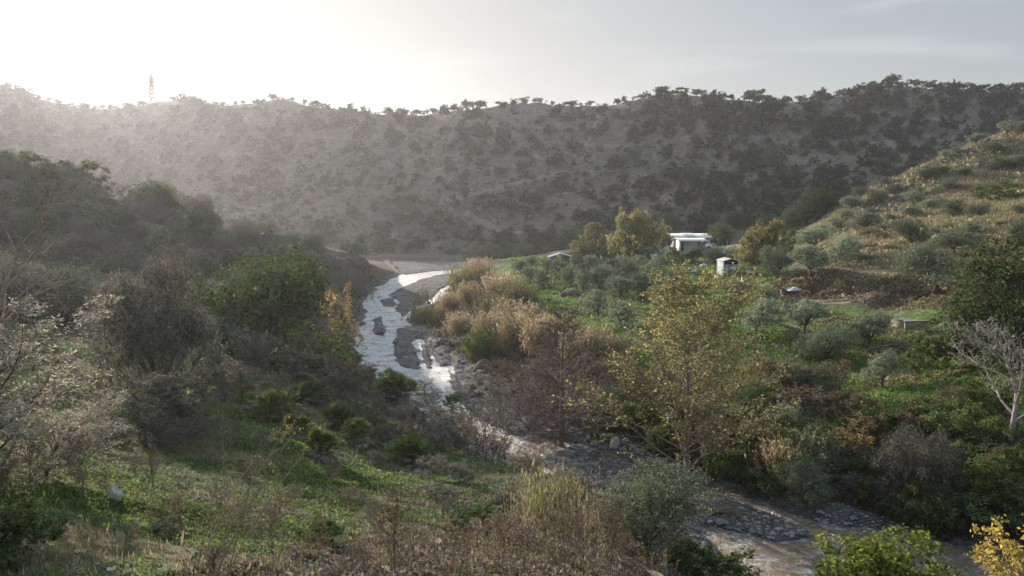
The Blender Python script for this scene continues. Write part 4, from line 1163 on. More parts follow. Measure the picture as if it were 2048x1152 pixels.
BR = [(1560,800,130,75,'barer','brown leafless bush on the terrace rim beside the dark hollow'),(1680,812,170,100,'barer','wide reddish-brown bush on the terrace rim'),
      (1600,860,150,90,'bushb','brown bramble mass hanging below the terrace rim'),(1740,880,160,80,'bushd','dark bramble below the lit grass rim'),
      (1500,790,90,80,'goldgreen','ochre bush on the rim behind the tall yellow tree'),(1900,850,120,100,'barer','pinkish leafless bush at the end of the lit grass'),
      (1580,960,150,110,'gold','tumbled pale cane clump hanging towards the stream'),(1545,900,120,80,'goldgreen','tumbled ochre cane above the pale one'),
      (1830,1030,150,190,'greytree','ivy-covered leaning tree in the shaded hollow'),(1710,960,130,120,'syc','twisted half-bare tree with a few pale leaves in the shade'),
      (1990,1020,160,120,'lime','bushy green growth under the white bare tree'),(1940,1060,160,90,'bushd','dark bush by the stream at the frame edge')]
for q in BR: put(q[4], 'bank_shrub', 'bush', q[5], q[0], q[1], q[2], q[3])

# foreground
put('oliveb', 'olive_bush', 'olive tree', 'dense grey-green olive bush in the foreground above the stream', 1292, 1105, 222, 195, d=25, var=0, sink=0.02)
put('bushd', 'dark_shrub', 'shrub', 'dark low shrub beside the brown stream at the bottom edge', 1450, 1150, 190, 96, d=24)
put('bushd', 'dark_shrub', 'shrub', 'dark low shrub under the foreground olive bush', 1370, 1130, 120, 70, d=24.5)
put('yg', 'yellow_green_shrub', 'shrub', 'yellow-green leafy shrub at the bottom edge in front of the stream', 1765, 1200, 290, 215, d=20)
put('amber', 'amber_shrub', 'shrub', 'bright amber-leaved shrub in the bottom corner', 2070, 1230, 300, 340, d=13.5)
put('palebush', 'pale_leaf_tree', 'tree', 'pale grey-pink leafy tree leaning in from the near frame edge', -10, 1010, 480, 370, d=11.5, var=0)
put('palebush', 'pale_leaf_tree', 'tree', 'pale leafy bush under the near leaning tree', 90, 1010, 330, 190, d=12.5, var=1)
put('dead', 'dead_tree', 'tree', 'dead tree with bare pale crooked branches at the near frame edge', 45, 900, 420, 640, d=13.5, var=0)
put('litterbush', 'dry_weed', 'plant', 'reddish dried weed clump beside the tilted pale rock', 165, 985, 170, 130)
put('litterbush', 'dry_weed', 'plant', 'reddish dried weed clump under the pale leafy tree', 60, 985, 170, 120)
series(['bare', 'barer'], 'dry_shrub', 'shrub', 'small bare shrubs on the grass slope', 'small bare twiggy shrub on the slope, {} from the pale leafy tree',
       [(308,985,76,92),(590,1010,60,50),(540,1085,90,90),(665,965,66,46),(795,1005,60,40),(480,880,60,40),(640,1075,60,60),(420,935,80,46),(500,960,90,50),(885,1040,90,46),(215,990,60,60),(330,1045,120,60),(440,1010,80,50),(360,1000,70,60),(560,1040,90,70),(270,950,90,60),(700,1010,70,40),(120,1080,70,50),(480,1060,110,60),(250,1090,80,50),(740,1045,80,50)])
series(['bushd', 'bushg'], 'low_bush', 'shrub', 'small leafy bushes on the grass slope', 'small leafy bush on the grass slope, {} from the near frame edge', [(655,1092,70,56),(950,1062,110,56),(30,1130,170,130),(1010,1010,70,34),(880,1000,80,30),(340,1075,80,46)])
series(['litterbush', 'reed', 'barer'], 'dead_stalk_clump', 'plant', 'brown dead stalk clumps along the bottom edge', 'brown dead stalk clump at the bottom edge, {} from the pale stones',
       [(760,1140,110,100),(830,1120,120,90),(900,1150,130,130),(980,1130,120,100),(1050,1150,130,130),(1120,1130,110,110),(1190,1150,120,120),(1240,1120,100,90),(700,1150,120,80),(860,1080,90,60),(960,1090,100,60),(1150,1100,90,60),(1300,1150,110,70),(560,1150,120,90),(620,1120,90,70),(790,1150,130,200),(1130,1152,120,160),(1000,1150,100,150),(430,1150,100,70),(1220,1150,110,170)])
series(['reed', 'reed', 'reedg'], 'reed_clump', 'reeds', 'tall straw reed clumps on the slope edge', 'straw-coloured reed clump above the stream, {} from the grass slope',
       [(1040,1075,86,180),(1075,1060,86,150),(1115,1070,90,190),(1155,1075,86,150),(1195,1085,80,170),(1055,1020,80,90),(1130,1020,90,100),(1090,1105,90,130)])
# tall fennel stalks
def fennel():
    r = np.random.default_rng(4)
    x, y, z = hit(385, 1150)
    spots = [(570,862,1),(530,885,0),(598,850,1),(505,925,0),(480,960,0),(610,905,0),(560,940,0),(455,905,0),(640,1000,0),(520,1000,0)]
    for i, (px_, py_, fl) in enumerate(spots):
        g = Geo(); f = Geo()
        d2 = y + r.uniform(0.1, 0.9)
        q = ray(px_, py_)
        top = np.array([q[0] * d2, d2, q[2] * d2]) - np.array([x, y, z])
        b0 = np.array([r.uniform(-.25, .35), r.uniform(-.15, .3), -0.1])
        pts = [b0 + (top - b0) * t + np.array([0, 0, 0.10 * math.sin(t * PI)]) for t in np.linspace(0, 1, 7)]
        tube(g, pts, np.linspace(0.009, 0.003, 7), 6)
        for k in range(16):
            t = r.uniform(0.35, 1.0); j = min(int(t * 6), 5); p = pts[j] + (pts[j + 1] - pts[j]) * (t * 6 - j)
            e = p + np.array([r.normal() * 0.10, r.normal() * 0.06, r.uniform(0.02, 0.12)])
            sticks(g, [p], [e], [0.003], [0.0015], 3)
            for m in range(3):
                e2 = e + r.normal(size=3) * 0.035; sticks(g, [e], [e2], [0.002], [0.001], 3)
                if fl and t > 0.6: leaves(f, r, e2 + r.normal(size=(4, 3)) * 0.018, 0.014, 0.7)
        o = link('fennel_stalk', g.mesh('fennel_stalk', MAT['straw']), label='leaning fennel stalk on the near slope, %s in its spray%s' % (nth(i + 1), ' with yellow flower heads' if fl else ' without flowers'),
                 category='plant', group='tall leaning fennel stalks')
        o.location = (x, y, z)
        if f.n: link('flower_spray', f.mesh('fennel_flower', MAT['yellow']), o)
fennel()

# ------------------------------------------------------------------ grass, litter, stones (nobody could count them)
def cover(name, label, cat, mat, n, region, seed, size, keep, upright=0.8, per=5, aspect=0.3, spread=1.2, hgt=0.5, patch=2.5):
    r = np.random.default_rng(seed)
    px, py = r.uniform(region[0], region[1], n), r.uniform(region[2], region[3], n)
    x, y, z, ok = hits(px, py)
    ok &= keep(px, py, x, y, z, hfast(x, np.maximum(y, 1), 'bed'), r)
    x, y, z = x[ok], y[ok], z[ok]
    s = size[0] + size[1] * y
    P = np.stack([x, y, z], 1)[:, None] + r.normal(size=(len(x), per, 3)) * s[:, None, None] * np.array([spread, spread, 0.12])
    P = P.reshape(-1, 3); S_ = np.repeat(s, per)
    P[:, 2] = hfast(P[:, 0], P[:, 1]) - 0.02 + np.abs(r.normal(size=len(P))) * S_ * hgt * 0.5
    g = Geo()
    a_ = unit(unit(r.normal(size=P.shape)) * (1 - upright) + np.array([0, 0, upright]))
    b_ = unit(np.cross(a_, r.normal(size=P.shape)))
    s2 = (S_ * np.exp(r.normal(size=len(P)) * 0.35))[:, None]
    g.quads(np.stack([P, P + a_ * s2 * 0.5 + b_ * s2 * aspect, P + a_ * s2, P + a_ * s2 * 0.5 - b_ * s2 * aspect], 1))
    if isinstance(mat, list):
        q = fbm(P[:, 0], P[:, 1], patch, 3, seed + 500) + r.normal(size=len(P)) * 0.22
        mi = np.digitize(q, np.linspace(-0.25, 0.3, len(mat) + 1)[1:-1])
        V = g.verts(); me = mesh_np(name, V, np.arange(len(V)).reshape(-1, 4), mat, midx=mi)
    else: me = g.mesh(name, mat)
    link(name, me, label=label, category=cat, kind='stuff')
PLOUGH = np.array([((q - 1024) / F * d, d) for q, d in [(1560,112),(1640,109),(1800,100),(1900,93),(1990,84),(1960,80),(1880,84),(1800,89),(1700,97),(1620,101),(1550,104)]])
MEADOW = np.array([((q - 1024) / F * d, d) for q, d in [(1010,240),(1330,205),(1540,180),(1590,130),(1540,106),(1700,90),(1900,72),(2100,60),(2200,48),(1900,51),(1560,57),(1300,68),(1200,82),(1120,98),(1050,130),(980,185)]])
DRYHILL = np.array([((q - 1024) / F * d, d) for q, d in [(1580,130),(1600,170),(1660,200),(1850,215),(2400,235),(2500,60),(2100,66),(1990,90),(1830,102),(1640,112)]])
cover('grass', 'fresh green grass and clover on the near slope', 'grass', [MAT['darkg'], MAT['grass'], MAT['meadow'], MAT['grass'], MAT['meadow'], MAT['grey']], 85000, (-10, 1250, 700, 1175), 31, (0.009, 0.0019),
      lambda px, py, x, y, z, b, r: (y < 60) & (z > zw(y) + 1.2) & (fbm(x, y, 2.2, 4, 121) < r.uniform(-0.2, 0.5, len(x))) & ((px < 640) | (py < np.interp(px, [640, 1000, 1250], [1110, 1050, 990]))), 0.55, 8, 0.28)
cover('dead_leaf_litter', 'brown dead leaves and stalks on the slope along the bottom edge', 'leaf litter', [MAT['litter'], MAT['grey'], MAT['litter'], MAT['darkg'], MAT['brown']], 30000, (350, 1500, 980, 1175), 32, (0.018, 0.0026),
      lambda px, py, x, y, z, b, r: (y < 38) & (z > zw(y) + 1.2) & ((py > np.interp(px, [350, 640, 1000, 1250], [1150, 1090, 1030, 980])) | (r.random(len(x)) < 0.1)), 0.25, 5, 0.35)
cover('dry_grass', 'pale dry grass blades scattered over the near slope', 'grass', MAT['dry'], 3000, (-10, 1300, 750, 1175), 33, (0.04, 0.004),
      lambda px, py, x, y, z, b, r: (y < 55) & (z > zw(y) + 1.2) & (fbm(x, y, 2.2, 4, 121) > r.uniform(-0.1, 0.4, len(x))), 0.75, 6, 0.06)
cover('meadow_grass', 'bright green grass on the terraces of the olive grove', 'grass', [MAT['meadow'], MAT['meadow'], MAT['meadow'], MAT['grass'], MAT['hillg']], 42000, (1020, 2060, 490, 850), 34, (0.03, 0.0018),
      lambda px, py, x, y, z, b, r: (y > 52) & (y < 230) & (b < -4) & (sdist(x, y, MEADOW) > 0), 0.5, 5, 0.3)
cover('hill_grass', 'golden dry grass of the hill on the right', 'grass', MAT['hillg'], 40000, (1500, 2070, 250, 620), 35, (0.03, 0.0022),
      lambda px, py, x, y, z, b, r: (y > 60) & (y < 225) & (b < -4) & (sdist(x, y, DRYHILL) > 0) & (r.random(len(x)) < 0.8), 0.6, 5, 0.12)
cover('bank_weeds', 'brown weeds and dead leaves on the banks of the stream', 'weeds', [MAT['brown'], MAT['darkg'], MAT['grey']], 16000, (600, 2060, 560, 1120), 36, (0.05, 0.004),
      lambda px, py, x, y, z, b, r: (y > 36) & (y < 180) & (b < -0.6) & (b > -9), 0.5, 5, 0.3)

cover('bank_clods', 'brown clods and dead weeds on the ploughed bank', 'weeds', [MAT['brown'], MAT['grey'], MAT['hillg']], 9000, (1530, 2000, 530, 640), 37, (0.05, 0.0016),
      lambda px, py, x, y, z, b, r: sdist(x, y, PLOUGH) > -1.0, 0.35, 5, 0.4)
cover('hill_weeds', 'green and brown weeds on the hill on the right', 'weeds', [MAT['grey'], MAT['olive_deep'], MAT['hillg']], 9000, (1500, 2070, 250, 620), 38, (0.05, 0.0028),
      lambda px, py, x, y, z, b, r: (y > 60) & (y < 225) & (b < -4) & (sdist(x, y, DRYHILL) > 0) & (fbm(x, y, 12, 3, 300) > 0.05), 0.5, 7, 0.35)
# ------------------------------------------------------------------ built things: materials
def plain(name, c, rough=0.7, vary=0.25, scale=3.0, metal=0.0, c2=None):
    def f(nt, out):
        L = nt.links.new
        tcn = N(nt, 'ShaderNodeTexCoord')
        n1 = N(nt, 'ShaderNodeTexNoise', Scale=scale, Detail=6.0, Roughness=0.65)
        L(tcn.outputs['Object'], n1.inputs['Vector'])
        lo = c2 or tuple(q * (1 - vary) for q in c); hi = tuple(min(1, q * (1 + vary)) for q in c)
        r = ramp(nt, [(0.35, lo), (0.62, hi)])
        p = N(nt, 'ShaderNodeBsdfPrincipled', Roughness=rough, Metallic=metal)
        L(n1.outputs['Fac'], r.inputs['Fac']); L(r.outputs['Color'], p.inputs['Base Color'])
        bp = N(nt, 'ShaderNodeBump', Strength=0.4, Distance=0.03)
        L(n1.outputs['Fac'], bp.inputs['Height']); L(bp.outputs['Normal'], p.inputs['Normal'])
        L(p.outputs[0], out.inputs['Surface'])
    return node_mat(name, f)
K_ = dict(
    white=plain('weathered_white_paint', (0.52, 0.52, 0.50), 0.6, 0.12), roofw=plain('pale_corrugated_sheet', (0.66, 0.65, 0.58), 0.45, 0.15),
    roofg=plain('grey_sheet', (0.42, 0.45, 0.47), 0.5, 0.2), blue=plain('faded_blue_paint', (0.10, 0.20, 0.31), 0.5, 0.25, 2.0, c2=(0.08, 0.13, 0.18)),
    paleblue=plain('pale_and_sunlit_blue_paint', (0.36, 0.45, 0.48), 0.5, 0.15), black=plain('dark_opening', (0.012, 0.012, 0.014), 0.9), dark=plain('dark_iron', (0.05, 0.055, 0.06), 0.6),
    terra=plain('terracotta_render', (0.55, 0.33, 0.2), 0.85, 0.15), tile=plain('old_roof_tiles', (0.33, 0.18, 0.12), 0.85, 0.3, 6), hut=plain('brown_block_wall', (0.25, 0.19, 0.15), 0.9, 0.25, 5),
    rust=plain('rusty_metal', (0.26, 0.10, 0.045), 0.8, 0.4, 8), conc=plain('old_concrete', (0.25, 0.20, 0.15), 0.9, 0.3, 2.5), tarp=plain('blue_grey_tarpaulin', (0.24, 0.28, 0.33), 0.35, 0.25, 1.5),
    yellow=plain('yellow_pipe_paint', (0.42, 0.32, 0.10), 0.5, 0.25, 6), rock=plain('grey_river_rock', (0.20, 0.195, 0.185), 0.85, 0.35, 3), rockp=plain('pale_rock', (0.42, 0.39, 0.34), 0.85, 0.25, 3),
    rockb=plain('brown_field_stone', (0.17, 0.13, 0.10), 0.9, 0.35, 3), rocko=plain('tan_stone', (0.42, 0.29, 0.19), 0.9, 0.25, 3), brick=plain('broken_red_brick', (0.50, 0.20, 0.11), 0.85, 0.3, 9),
    soil=plain('bare_soil', (0.12, 0.085, 0.062), 0.95, 0.35, 2.5), green=plain('green_sheet', (0.08, 0.30, 0.17), 0.5), steel=plain('galvanised_steel', (0.16, 0.16, 0.16), 0.6, 0.1), wood=plain('grey_wood', (0.22, 0.18, 0.14), 0.9, 0.3, 9),
)
def box(g, x0, x1, y0, y1, z0, z1):
    V = [(x, y, z) for z in (z0, z1) for y in (y0, y1) for x in (x0, x1)]
    g.add(V, [(0, 2, 3, 1), (4, 5, 7, 6), (0, 1, 5, 4), (2, 6, 7, 3), (0, 4, 6, 2), (1, 3, 7, 5)])
def one(fn):
    g = Geo(); fn(g); return g
def thing_at(name, label, cat, px, d, rot=0.0, dz=0.0, group=None, py=None):
    if py is not None: x, y, z = hit(px, py); 
    else:
        x, y = (px - 1024) / F * d, d; z = ground(x, y)
        v = -(to_px(x, y, z)[1] - 576) / F
        x = (px - 1024) / F / (CP + v * SP) * d; z = ground(x, y)
    o = link(name, None, label=label, category=cat, group=group)
    o.location = (x, y, z + dz); o.rotation_euler = (0, 0, rot)
    return o
def part(name, parent, mat, fn, smooth_=False, label=None):
    return link(name, one(fn).mesh(name, mat, None, smooth_), parent, label=label)
def corrug(g, x0, x1, y0, y1, za, zb, th=0.06, pitch=0.9, amp=0.06):
    """sheet roof, ribs running from y0 (height za) to y1 (height zb)"""
    n_ = max(4, int((x1 - x0) / pitch * 4))
    xs = np.linspace(x0, x1, n_ + 1)
    hh = amp * (np.arange(n_ + 1) % 2)
    t0 = np.stack([xs, np.full_like(xs, y0), za + hh], 1); t1 = np.stack([xs, np.full_like(xs, y1), zb + hh], 1)
    b0, b1 = t0 - [0, 0, th], t1 - [0, 0, th]
    V = np.concatenate([t0, t1, b0, b1]); m = n_ + 1
    i = np.arange(n_)
    g.add(V, np.concatenate([np.stack([i, i + 1, i + 1 + m, i + m], 1), np.stack([i + 2 * m, i + 3 * m, i + 1 + 3 * m, i + 1 + 2 * m], 1),
                             np.stack([i, i + 2 * m, i + 1 + 2 * m, i + 1], 1), np.stack([i + m, i + 1 + m, i + 1 + 3 * m, i + 3 * m], 1)]))

# long white house
h = thing_at('white_house', 'long low white house with pale corrugated roof behind the garage', 'house', 1404, 203)
part('wall', h, K_['white'], lambda g: (box(g, -7.4, -2.0, 0, 6, -1, 2.3), box(g, 1.6, 5.0, 0, 6, -1, 2.5), box(g, -2.0, 1.6, 1.5, 6, -1, 2.4)))
rf = part('roof', h, K_['roofw'], lambda g: corrug(g, -8.2, 3.3, -0.5, 6.5, 2.62, 3.6, 0.08, 1.6, 0.10))
part('roof_patch', rf, K_['roofg'], lambda g: corrug(g, -4.4, -1.6, -0.4, 6.2, 2.78, 3.74, 0.03, 1.2, 0.08))
w = part('window', h, K_['dark'], lambda g: box(g, 2.2, 4.2, -0.06, 0.05, 1.2, 2.1))
part('frame', w, K_['paleblue'], lambda g: (box(g, 2.1, 4.3, -0.10, -0.04, 2.1, 2.2), box(g, 2.1, 4.3, -0.10, -0.04, 1.1, 1.2), box(g, 3.15, 3.25, -0.10, -0.065, 1.2, 2.1)))
part('door', h, K_['dark'], lambda g: box(g, -0.6, 0.4, 1.38, 1.49, -0.2, 1.9))
part('porch_post', h, K_['white'], lambda g: (box(g, 6.6, 6.85, -0.3, 0, -1, 2.3), box(g, 6.6, 7.8, -0.32, 0.02, 0.2, 0.6), box(g, 7.6, 7.82, -0.3, 0, -1, 1.3)))
# garage
h = thing_at('garage', 'pale open-fronted garage with flat cream roof and steel prop', 'garage', 1382, 180)
part('wall', h, K_['white'], lambda g: (box(g, -3.1, -2.95, -2.2, 2.4, -1, 2.35), box(g, 2.9, 3.05, -2.2, 2.4, -1, 2.35), box(g, -2.95, 2.9, 2.2, 2.35, -1, 2.4), box(g, -2.3, 2.9, -1.3, -1.2, -1, 2.2)), label='whitewashed block wall with darker entrance side')
part('entrance', h, K_['black'], lambda g: box(g, -2.9, -2.32, -1.9, -1.3, -0.2, 2.0))
part('roof', h, K_['roofw'], lambda g: corrug(g, -3.5, 3.4, -2.6, 2.8, 2.42, 2.9, 0.10, 1.3, 0.03))
part('prop', h, K_['dark'], lambda g: (sticks(g, [(0.9, -1.6, -0.1), (1.4, -1.6, 2.2), (0.7, -1.6, 0.1)], [(1.5, -1.6, 2.2), (2.3, -1.6, 0.2), (2.3, -1.6, 0.15)], [0.07] * 3, [0.07] * 3, 6)))
part('bench', h, K_['blue'], lambda g: box(g, -1.2, 1.2, -1.9, -1.5, -0.1, 0.35))
# covered heap, tank, small wall, rubble
def lathe(g, prof, k=16):
    V = np.array([(r_ * math.cos(2 * PI * i / k), r_ * math.sin(2 * PI * i / k), z_) for r_, z_ in prof for i in range(k)])
    f = [(a_ * k + i, a_ * k + (i + 1) % k, (a_ + 1) * k + (i + 1) % k, (a_ + 1) * k + i) for a_ in range(len(prof) - 1) for i in range(k)]
    g.add(V, f)
h = thing_at('covered_boiler', 'rusty round boiler under a white sheet beside the garage', 'boiler', 1417, 182)
part('body', h, K_['rust'], lambda g: lathe(g, [(0.01, -0.3), (0.62, -0.3), (0.70, 0.2), (0.68, 0.55)]), True)
part('white_sheet', h, K_['white'], lambda g: lathe(g, [(0.80, 0.45), (0.76, 0.75), (0.5, 1.0), (0.01, 1.08)]), True)
h = thing_at('white_tank', 'white bottle-shaped water tank near the golden trees', 'tank', 1333, 180)
part('body', h, K_['white'], lambda g: lathe(g, [(0.55, -0.6), (0.58, 0.9), (0.5, 1.15), (0.28, 1.5), (0.22, 2.0), (0.01, 2.15)]), True)
h = thing_at('low_wall', 'low grey-white garden wall beside the bottle-shaped tank', 'wall', 1319, 180)
part('wall', h, K_['roofg'], lambda g: (box(g, -1.1, 1.1, 0, 0.25, -0.6, 0.75), box(g, -1.2, 1.2, -0.05, 0.3, 0.76, 0.84)))
h = thing_at('terracotta_house', 'terracotta-coloured house mostly hidden behind the taller golden tree', 'house', 1246, 200)
part('wall', h, K_['terra'], lambda g: box(g, -3.4, 3.0, 0, 5, -1, 3.1))
part('roof', h, K_['tile'], lambda g: (g.add([(-3.9, -0.4, 3.12), (3.5, -0.4, 3.12), (3.5, 2.5, 4.3), (-3.9, 2.5, 4.3), (3.5, 5.4, 3.12), (-3.9, 5.4, 3.12)], [(0, 1, 2, 3), (3, 2, 4, 5)]),
                                       g.add([(3.5, -0.4, 3.12), (3.5, 5.4, 3.12), (3.5, 2.5, 4.3), (-3.9, -0.4, 3.12), (-3.9, 2.5, 4.3), (-3.9, 5.4, 3.12)], [(0, 1, 2), (3, 4, 5)])))
part('window', h, K_['dark'], lambda g: box(g, -0.6, 0.3, -0.05, 0.04, 1.0, 2.1))
h = thing_at('annex_house', 'tile-roofed low building glimpsed between the two golden trees', 'house', 1213, 196)
part('wall', h, K_['terra'], lambda g: box(g, -1.8, 1.6, 0, 4, -1, 2.5))
part('roof', h, K_['tile'], lambda g: corrug(g, -2.1, 1.9, -0.4, 4.3, 2.6, 3.7, 0.12, 0.5, 0.06))
# brown hut, container
h = thing_at('brown_hut', 'small brown block hut with flat dark roof behind the blue shed', 'hut', 1440, 150, 0.1)
part('wall', h, K_['hut'], lambda g: box(g, -1.3, 1.2, 0, 2.5, -1, 1.8))
part('roof', h, K_['dark'], lambda g: box(g, -1.6, 1.5, -0.35, 2.8, 1.82, 1.95))
h = thing_at('blue_shed', 'blue metal shed with pale gabled roof and dark gap over its doors', 'shed', 1461, 127, 0.0)
def shed(g):
    V = [(-1.15, 0, 0), (1.15, 0, 0), (1.15, 3.4, 0), (-1.15, 3.4, 0), (-1.15, 0, 2.25), (1.15, 0, 2.25), (1.15, 3.4, 2.25), (-1.15, 3.4, 2.25), (0, 0.01, 2.55), (0, 3.39, 2.55)]
    g.add(V, [(0, 4, 7, 3), (1, 2, 6, 5), (2, 3, 7, 6)])
h.scale = (1.12, 1.12, 1.12)
part('side_wall', h, K_['paleblue'], shed)  # side wall and ribs paler: sun on that side put into the colour
for k in range(5): part('wall_rib', h, K_['paleblue'], lambda g, k=k: box(g, -1.20, -1.152, 0.3 + k * 0.68, 0.42 + k * 0.68, 0.02, 2.2))
dr = part('door', h, K_['blue'], lambda g: (box(g, -1.02, -0.02, -0.04, 0.02, 0.03, 1.72), box(g, 0.02, 1.02, -0.05, 0.02, 0.03, 1.70)))
part('notice', dr, K_['paleblue'], lambda g: box(g, -0.85, -0.5, -0.075, -0.055, 0.35, 0.8))
part('frame', h, K_['paleblue'], lambda g: (box(g, -1.15, -1.03, -0.06, 0.05, 0, 2.25), box(g, 1.03, 1.15, -0.06, 0.05, 0, 2.25)))
part('opening', h, K_['black'], lambda g: box(g, -1.02, 1.02, 0.02, 0.06, 1.72, 2.24))
part('roof', h, K_['roofw'], lambda g: (g.add([(-1.3, -0.2, 2.24), (0, -0.2, 2.62), (0, 3.6, 2.62), (-1.3, 3.6, 2.24), (1.3, -0.2, 2.24), (1.3, 3.6, 2.24)], [(0, 1, 2, 3), (1, 4, 5, 2)]),
                                        g.add([(-1.3, -0.2, 2.16), (0, -0.2, 2.54), (0, 3.6, 2.54), (-1.3, 3.6, 2.16), (1.3, -0.2, 2.16), (1.3, 3.6, 2.16)], [(3, 2, 1, 0), (2, 5, 4, 1)]),
                                        g.add([(-1.3, -0.2, 2.16), (0, -0.2, 2.54), (1.3, -0.2, 2.16), (1.3, -0.2, 2.24), (0, -0.2, 2.62), (-1.3, -0.2, 2.24)], [(0, 1, 4, 5), (1, 2, 3, 4)])))
# open gabled shelter
h = thing_at('open_shelter', 'open shelter with pale gabled sheet roof at the far edge of the grove', 'shelter', 1120, 172)
part('roof', h, K_['roofg'], lambda g: (g.add([(-2.7, -0.3, 2.45), (0.1, -0.3, 3.35), (0.1, 4, 3.35), (-2.7, 4, 2.45), (2.9, -0.3, 2.6), (2.9, 4, 2.6)], [(0, 1, 2, 3), (1, 4, 5, 2)]),
                                        g.add([(-2.7, -0.3, 2.25), (0.1, -0.3, 3.15), (2.9, -0.3, 2.4), (2.9, -0.3, 2.6), (0.1, -0.3, 3.35), (-2.7, -0.3, 2.45)], [(0, 1, 4, 5), (1, 2, 3, 4)])))
for sx_ in (-2.4, 0.1, 2.6):
    for sy_ in (0.0, 3.6): part('post', h, K_['white'], lambda g: box(g, sx_ - 0.08, sx_ + 0.08, sy_ - 0.08, sy_ + 0.08, -0.8, 2.4 + (0.75 if abs(sx_) < 1 else 0.02)))
part('rail', h, K_['wood'], lambda g: box(g, -2.3, 2.5, -0.02, 0.06, 0.95, 1.1))

# stones
import bmesh
def rock_mesh(name, seed, mat, sub=2):
    bm = bmesh.new(); bmesh.ops.create_icosphere(bm, subdivisions=sub, radius=0.5)
    r = np.random.default_rng(seed)
    V = np.array([v.co[:] for v in bm.verts])
    for _ in range(9):                      # knock flat faces off the lump
        n_ = unit(r.normal(size=3)); dd = r.uniform(0.26, 0.42)
        s = V @ n_
        V = V - n_ * np.maximum(s - dd, 0)[:, None]
    V = V * (1 + 0.08 * r.normal(size=(len(V), 1)) * 0.5)
    for v, c in zip(bm.verts, V): v.co = c
    me = bpy.data.meshes.new(name); bm.to_mesh(me); bm.free(); me.materials.append(mat)
    return me
ROCKS = {k: [rock_mesh('rock', 50 + i, K_[k]) for i in range(4)] for k in ('rock', 'rockp', 'rockb', 'rocko', 'brick')}
rr = np.random.default_rng(88)
def rock(k, name, cat, label, px, py, w, h, group=None, d=None):
    if d: x, y = (px - 1024) / F * d, d; z = ground(x, y)
    else: x, y, z = hit(px, py)
    o = link(name, ROCKS[k][rr.integers(0, 4)], label=label, category=cat, group=group)
    s = w * y / F
    o.scale = (s, s * rr.uniform(0.7, 1.0), max(h * y / F, s * 0.4) * 1.25)
    o.location = (x, y, z + o.scale[2] * 0.22); o.rotation_euler = (rr.uniform(-.3, .3), rr.uniform(-.3, .3), rr.uniform(0, 6.28))
    return o
def stones(k, name, cat, group, label, items):
    for i, t in enumerate(sorted(items)): rock(k, name, cat, label.format(nth(i + 1)), t[0], t[1], t[2], t[3], group, t[4] if len(t) > 4 else None)
rock('rockp', 'boulder', 'boulder', 'largest pale boulder beside the stream near the tall yellow tree', 1229, 893, 30, 24)
stones('rock', 'boulder', 'boulder', 'grey boulders along the stream', 'grey boulder beside the brown stream, {} going downstream',
       [(1163,887,30,16),(1190,894,24,12),(1212,880,30,14),(1250,888,24,14),(1245,905,20,12),(1062,884,32,18),(1080,870,20,12),(1100,868,22,12),(1150,872,22,12),(1268,900,18,10),(1180,878,20,10),(1205,900,16,10),(1300,925,16,10),
        (1530,1018,22,12),(1545,1024,16,10),(1570,1032,22,10),(1600,1040,18,10),(1500,1003,14,8),(1455,1012,16,9),(1490,1040,14,8),(1560,1062,16,8),(1650,1050,18,9),(1690,1052,14,8),(1420,1015,20,8),(1020,850,14,8),(1040,862,16,8),(985,800,12,6),(1000,820,12,6),(1120,880,14,8)])
ROCKS['tilt'] = [rock_mesh('tilted_rock', 71, K_['rockp'], 3)] * 4
rock('tilt', 'tilted_rock', 'rock', 'pale tilted rock slab standing in the near grass slope', 229, 1000, 34, 44)
stones('rockp', 'pale_stone', 'stone', 'pale stones at the bottom edge', 'pale stone in the heap at the bottom edge, {} along it',
       [(625,1112,10,6),(640,1118,12,7),(652,1125,14,8),(634,1128,12,7),(668,1130,12,7),(622,1135,14,8),(655,1140,16,9),(680,1138,11,7),(640,1146,15,8),(690,1148,14,7),(610,1122,9,5)])
stones('rockp', 'slope_stone', 'stone', 'single pale stones in the grass', 'small pale stone in the near grass, {} along the slope',
       [(155,1107,16,10),(85,1100,9,8),(220,1142,18,9),(258,1146,14,8),(760,944,12,6),(1012,1005,9,6),(435,842,8,5),(770,897,7,12),(1355,1133,9,9),(640,980,8,4),(212,1120,12,7),(330,1118,12,6),(160,1035,12,6),(720,1060,10,4)])
def heap(name, cat, label, k, px, py, w, h, n_, seed, group=None, stone=0.22, deep=0.6):
    """a heap of stones that nobody lifts apart: one thing"""
    r = np.random.default_rng(seed); x, y, z = hit(px, py)
    W, H = w * y / F, h * y / F
    me0 = ROCKS[k][0]
    V0 = np.array([v.co[:] for v in me0.vertices]); F0 = np.array([p.vertices[:] for p in me0.polygons])
    g = Geo()
    for _ in range(n_):
        u = r.uniform(-0.5, 0.5, 2); hh = max(0, 1 - (2 * abs(u[0])) ** 2) * max(0, 1 - (2 * abs(u[1])) ** 2)
        s = stone * r.uniform(0.5, 1.4); a_ = r.uniform(0, 6.28); c, q = math.cos(a_), math.sin(a_)
        X = V0 * s * np.array([1, 0.75, 0.6])
        X = np.stack([X[:, 0] * c - X[:, 1] * q, X[:, 0] * q + X[:, 1] * c, X[:, 2]], 1)
        gx, gy = u[0] * W, u[1] * W * deep
        g.add(X + np.array([gx, gy, hh * H * r.uniform(0.1, 0.9) + ground(x + gx, y + gy) - z]), F0)
    o = link(name, g.mesh(name, K_[k]), label=label, category=cat, group=group); o.location = (x, y, z)
    return o
